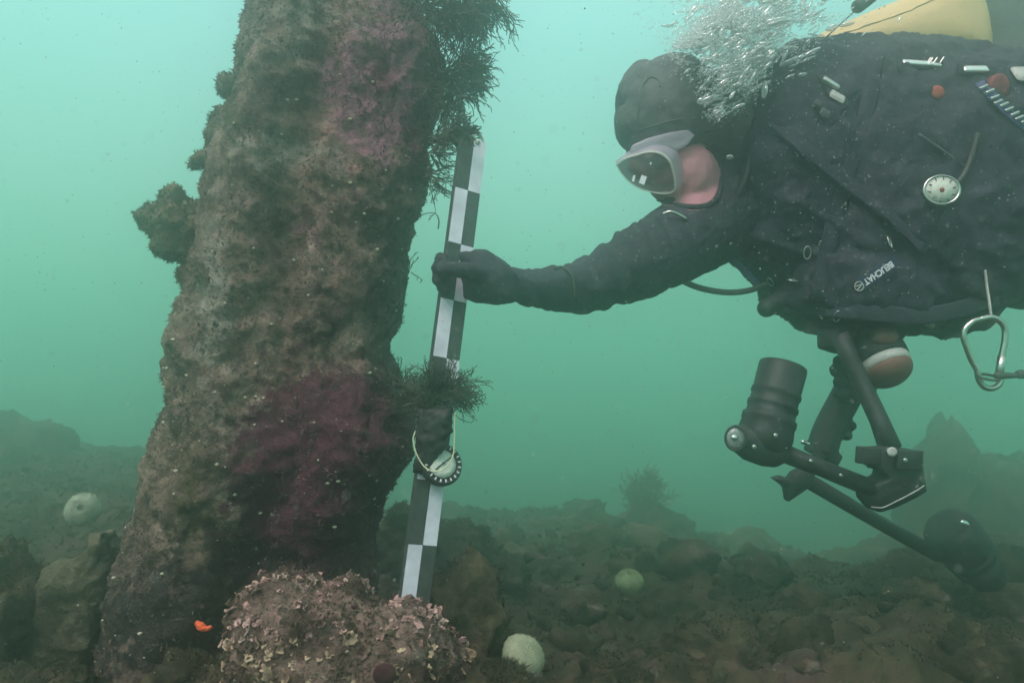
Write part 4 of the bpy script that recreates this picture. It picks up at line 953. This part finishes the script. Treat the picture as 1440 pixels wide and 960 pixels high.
# ================================================================== CARABINER AND BOLT SNAP
cd = 1.42; cb_ = empty('carabiner', P(1385, 440, cd), 'large steel pear shaped carabiner hanging from the jacket', 'carabiner')
cp = [(1378, 449), (1368, 452), (1357, 462), (1355, 474), (1360, 490), (1367, 508), (1374, 520), (1376, 532), (1383, 543), (1394, 546), (1404, 541), (1408, 530), (1405, 520)]
link('body', MB().tube(bez([P(x, y, cd) for x, y in cp], 6), R(4.2, cd), 12).mesh(), M_steel, cb_)
link('gate', MB().tube(bez([P(1378, 449, cd), P(1392, 446, cd), P(1404, 450, cd), P(1413, 462, cd), P(1413, 480, cd), P(1409, 500, cd), P(1405, 522, cd)], 6), R(4.4, cd), 12).mesh(), M_steel, cb_)
link('lock_sleeve', MB().tube([P(1409, 500, cd), P(1404, 532, cd)], R(5.4, cd), 12).mesh(), M_steel, cb_)
bs = empty('bolt_snap', P(1404, 527, cd - .01), 'small dull snap hook clipped across the foot of the carabiner', 'snap hook')
link('ring', MB().ring(P(1390, 530, cd - .008), (.1, -.4, .9), R(14, cd), .0028, 24, 8, ry=R(9, cd)).mesh(), M_hose, bs)
link('bolt', MB().cap(P(1403, 528, cd - .012), R(5.5, cd), P(1432, 528, cd), R(3.2, cd)).mesh(), M_hose, bs); link('knob', MB().ell(P(1436, 526, cd), (R(9, cd), R(7, cd), R(6.5, cd)), sub=3).mesh(), M_hose, bs)
ls = MB().tube(bez([P(1385, 380, 1.46), P(1388, 405, 1.45), P(1391, 425, 1.43), P(1394, 447, 1.42)], 6), .004, 8, flat=.5)
o = link('lanyard', ls.mesh(), M_palegrey); origin(o, P(1390, 425, 1.43)); tag(o, 'short pale lanyard from which the steel carabiner hangs', 'lanyard')

# ================================================================== BUBBLES
ib = bmesh.new(); bmesh.ops.create_icosphere(ib, subdivisions=2, radius=1); IV = np.array([v.co[:] for v in ib.verts]); IF = np.array([[v.index for v in f.verts] for f in ib.faces]); ib.free()
ib = bmesh.new(); bmesh.ops.create_icosphere(ib, subdivisions=1, radius=1); JV = np.array([v.co[:] for v in ib.verts]); JF = np.array([[v.index for v in f.verts] for f in ib.faces]); ib.free()
def many(items, V=IV, Fc=IF):
    vs = []; fs = []; n = 0
    for c, r, rot in items:
        q = (V * np.array(r)) @ np.array(rot).T + np.array(c); vs.append(q); fs.append(Fc + n); n += len(V)
    me = bpy.data.meshes.new('many'); me.from_pydata(np.vstack(vs).tolist(), [], np.vstack(fs).tolist()); me.update(); return me
rn = random.Random(31); it = []
BP = [(1000, 168, 20), (1015, 150, 30), (1028, 120, 44), (1032, 90, 54), (1035, 60, 80), (1050, 30, 105), (1070, 0, 120), (1100, -40, 140)]
for i in range(2600):
    t = rn.random() ** .48 * (len(BP) - 1); k_ = min(int(t), len(BP) - 2); u = t - k_
    x = BP[k_][0] * (1 - u) + BP[k_ + 1][0] * u; y = BP[k_][1] * (1 - u) + BP[k_ + 1][1] * u; w = BP[k_][2] * (1 - u) + BP[k_ + 1][2] * u
    x += rn.gauss(0, .45) * w; y += rn.gauss(0, .25) * w; d = 1.44 + rn.gauss(0, .06)
    r = rn.choice([.0009, .0012, .0015, .0018, .0024, .0034, .0055]) * rn.uniform(.7, 1.3)
    rot = Matrix.Rotation(rn.gauss(-.55, .35), 3, 'Y'); bump_ = 1 + .9 * noise.noise(Vector((x * .03, y * .03, 2))); r *= bump_
    it.append((P(x, y, d), (r * rn.uniform(1.3, 3.4), r * 1.1, r * rn.uniform(.35, .8)), rot))
for i in range(700):   # the left wing of the plume, from the crown of the hood upwards
    u = rn.random(); x = 962 + 70 * u + rn.gauss(0, 14); y = 76 - 62 * u + rn.gauss(0, 13) ; r = rn.choice([.001, .0014, .002, .003])
    it.append((P(x, y, 1.46 + rn.gauss(0, .03)), (r * 1.6, r, r * .6), Matrix.Rotation(rn.gauss(.5, .4), 3, 'Y')))
o = link('bubble_plume', many(it), M_bub)
it = []
for i in range(36000):
    t = rn.random() ** .5 * (len(BP) - 1); k_ = min(int(t), len(BP) - 2); u = t - k_
    x = BP[k_][0] * (1 - u) + BP[k_ + 1][0] * u; y = BP[k_][1] * (1 - u) + BP[k_ + 1][1] * u; w = BP[k_][2] * (1 - u) + BP[k_ + 1][2] * u
    if rn.random() < .25: uu_ = rn.random(); x, y, w = 962 + 70 * uu_, 74 - 62 * uu_, 26
    x += rn.gauss(0, .5) * w; y += rn.gauss(0, .28) * w
    if noise.noise(Vector((x * .022 + y * .012, y * .04 - x * .01, 7))) < -.12: continue
    r = rn.uniform(.0003, .0009); it.append((P(x, y, 1.45 + rn.gauss(0, .05)), (r * rn.uniform(1, 3), r, r), Matrix.Rotation(-.55, 3, 'Y')))
o2 = link('bubble_mist', many(it, JV, JF), plain('white froth', (.85, .88, .88), .4, var=.03, bmp=0)); tag(o2, 'fine white froth of tiny bubbles inside the breath plume', 'bubbles', kind='stuff'); tag(o, 'silvery plume of breath bubbles rising behind the hood', 'bubbles', kind='stuff')
# domed bubble caps, big enough to single out
def capbub(x, y, d, r, lab, ry=None):
    c = P(x, y, d); mb = MB().ell(c, (R(r, d), R(r * .8, d), R(ry or r * .55, d)), Matrix.Rotation(rn.gauss(.3, .3), 3, 'Y'), sub=3); me = mb.mesh(); displace(me, lambda p, n: .0012 * fr(p, 90, 2, x))
    o = link('bubble', me, M_bub); origin(o, c); tag(o, lab, 'bubble')
capbub(986, 142, 1.43, 7, 'bright glinting bubble against the side of the hood', 5)
capbub(1009, 160, 1.43, 9, 'large pale wobbling bubble behind the hood edge', 6); capbub(1026, 221, 1.42, 5.5, 'single bubble beside the pink cheek')
capbub(1068, 124, 1.42, 4, 'small oval bubble on the chest near the plume'); capbub(1170, 39, 1.5, 9, 'flat shining bubble beside the thin rod', 4)
capbub(1151, 52, 1.5, 8, 'flat pale bubble at the foot of the thin rod', 4)

# suspended silt, light and dark
it = []; it2 = []
for i in range(4200):
    d = .45 + 1.9 * rn.random() ** .8; x = rn.uniform(-60, 1500); y = rn.uniform(-40, 1000); r = rn.choice([.3, .35, .4, .5, .6, .8, 1.1]) * .0011 * (.35 + d * .55)
    it.append((P(x, y, d), (r, r, r * rn.uniform(.5, 1)), Matrix.Rotation(rn.uniform(0, 3), 3, 'Y')))
for i in range(1500):
    d = .9 + .5 * rn.random(); x = rn.gauss(1190, 130); y = rn.gauss(270, 110); r = rn.choice([.3, .3, .4, .4, .5, .6, .8, 1.2]) * .0010
    if x < 1440: it.append((P(x, y, d), (r, r, r * .7), Matrix.Rotation(rn.uniform(0, 3), 3, 'Y')))
for i in range(200):
    d = .22 + .35 * rn.random(); x = rn.uniform(-60, 1500); y = rn.uniform(-40, 1000); r = rn.choice([.5, .7, 1]) * .0006; it.append((P(x, y, d), (r, r, r), Matrix.Identity(3)))
for i in range(60):
    d = .6 + 1.5 * rn.random(); r = rn.choice([.6, .8, 1.2]) * .0013; it2.append((P(rn.uniform(0, 1440), rn.uniform(0, 960), d), (r, r, r * .7), Matrix.Rotation(rn.uniform(0, 3), 3, 'Y')))
o = link('pale_silt', many(it, JV, JF), plain('silt', (.42, .41, .38), .8, var=.1, bmp=0)); tag(o, 'fine pale silt flecks drifting through the water', 'silt', kind='stuff')
o = link('dark_silt', many(it2, JV, JF), M_black); tag(o, 'scattered dark debris flecks drifting in the water', 'silt', kind='stuff')

# ================================================================== WATER (the haze of the sea water)
def haze():
    mb = MB().box((0, 19, -1.35), 84, 45, 6.3)
    o = link('haze', mb.mesh(), None, None, False)
    m = bpy.data.materials.new('sea water'); m.use_nodes = True; t = m.node_tree
    for n in list(t.nodes):
        if n.type == 'BSDF_PRINCIPLED': t.nodes.remove(n)
    pv_ = N(t, 'ShaderNodeVolumePrincipled'); pv_.inputs['Color'].default_value = (.78, .972, .90, 1); pv_.inputs['Density'].default_value = .26
    pv_.inputs['Anisotropy'].default_value = .9
    t.links.new(pv_.outputs[0], t.nodes['Material Output'].inputs['Volume']); o.data.materials.append(m)
    tag(o, 'green sea water full of fine silt', 'water', kind='stuff'); return o
haze()
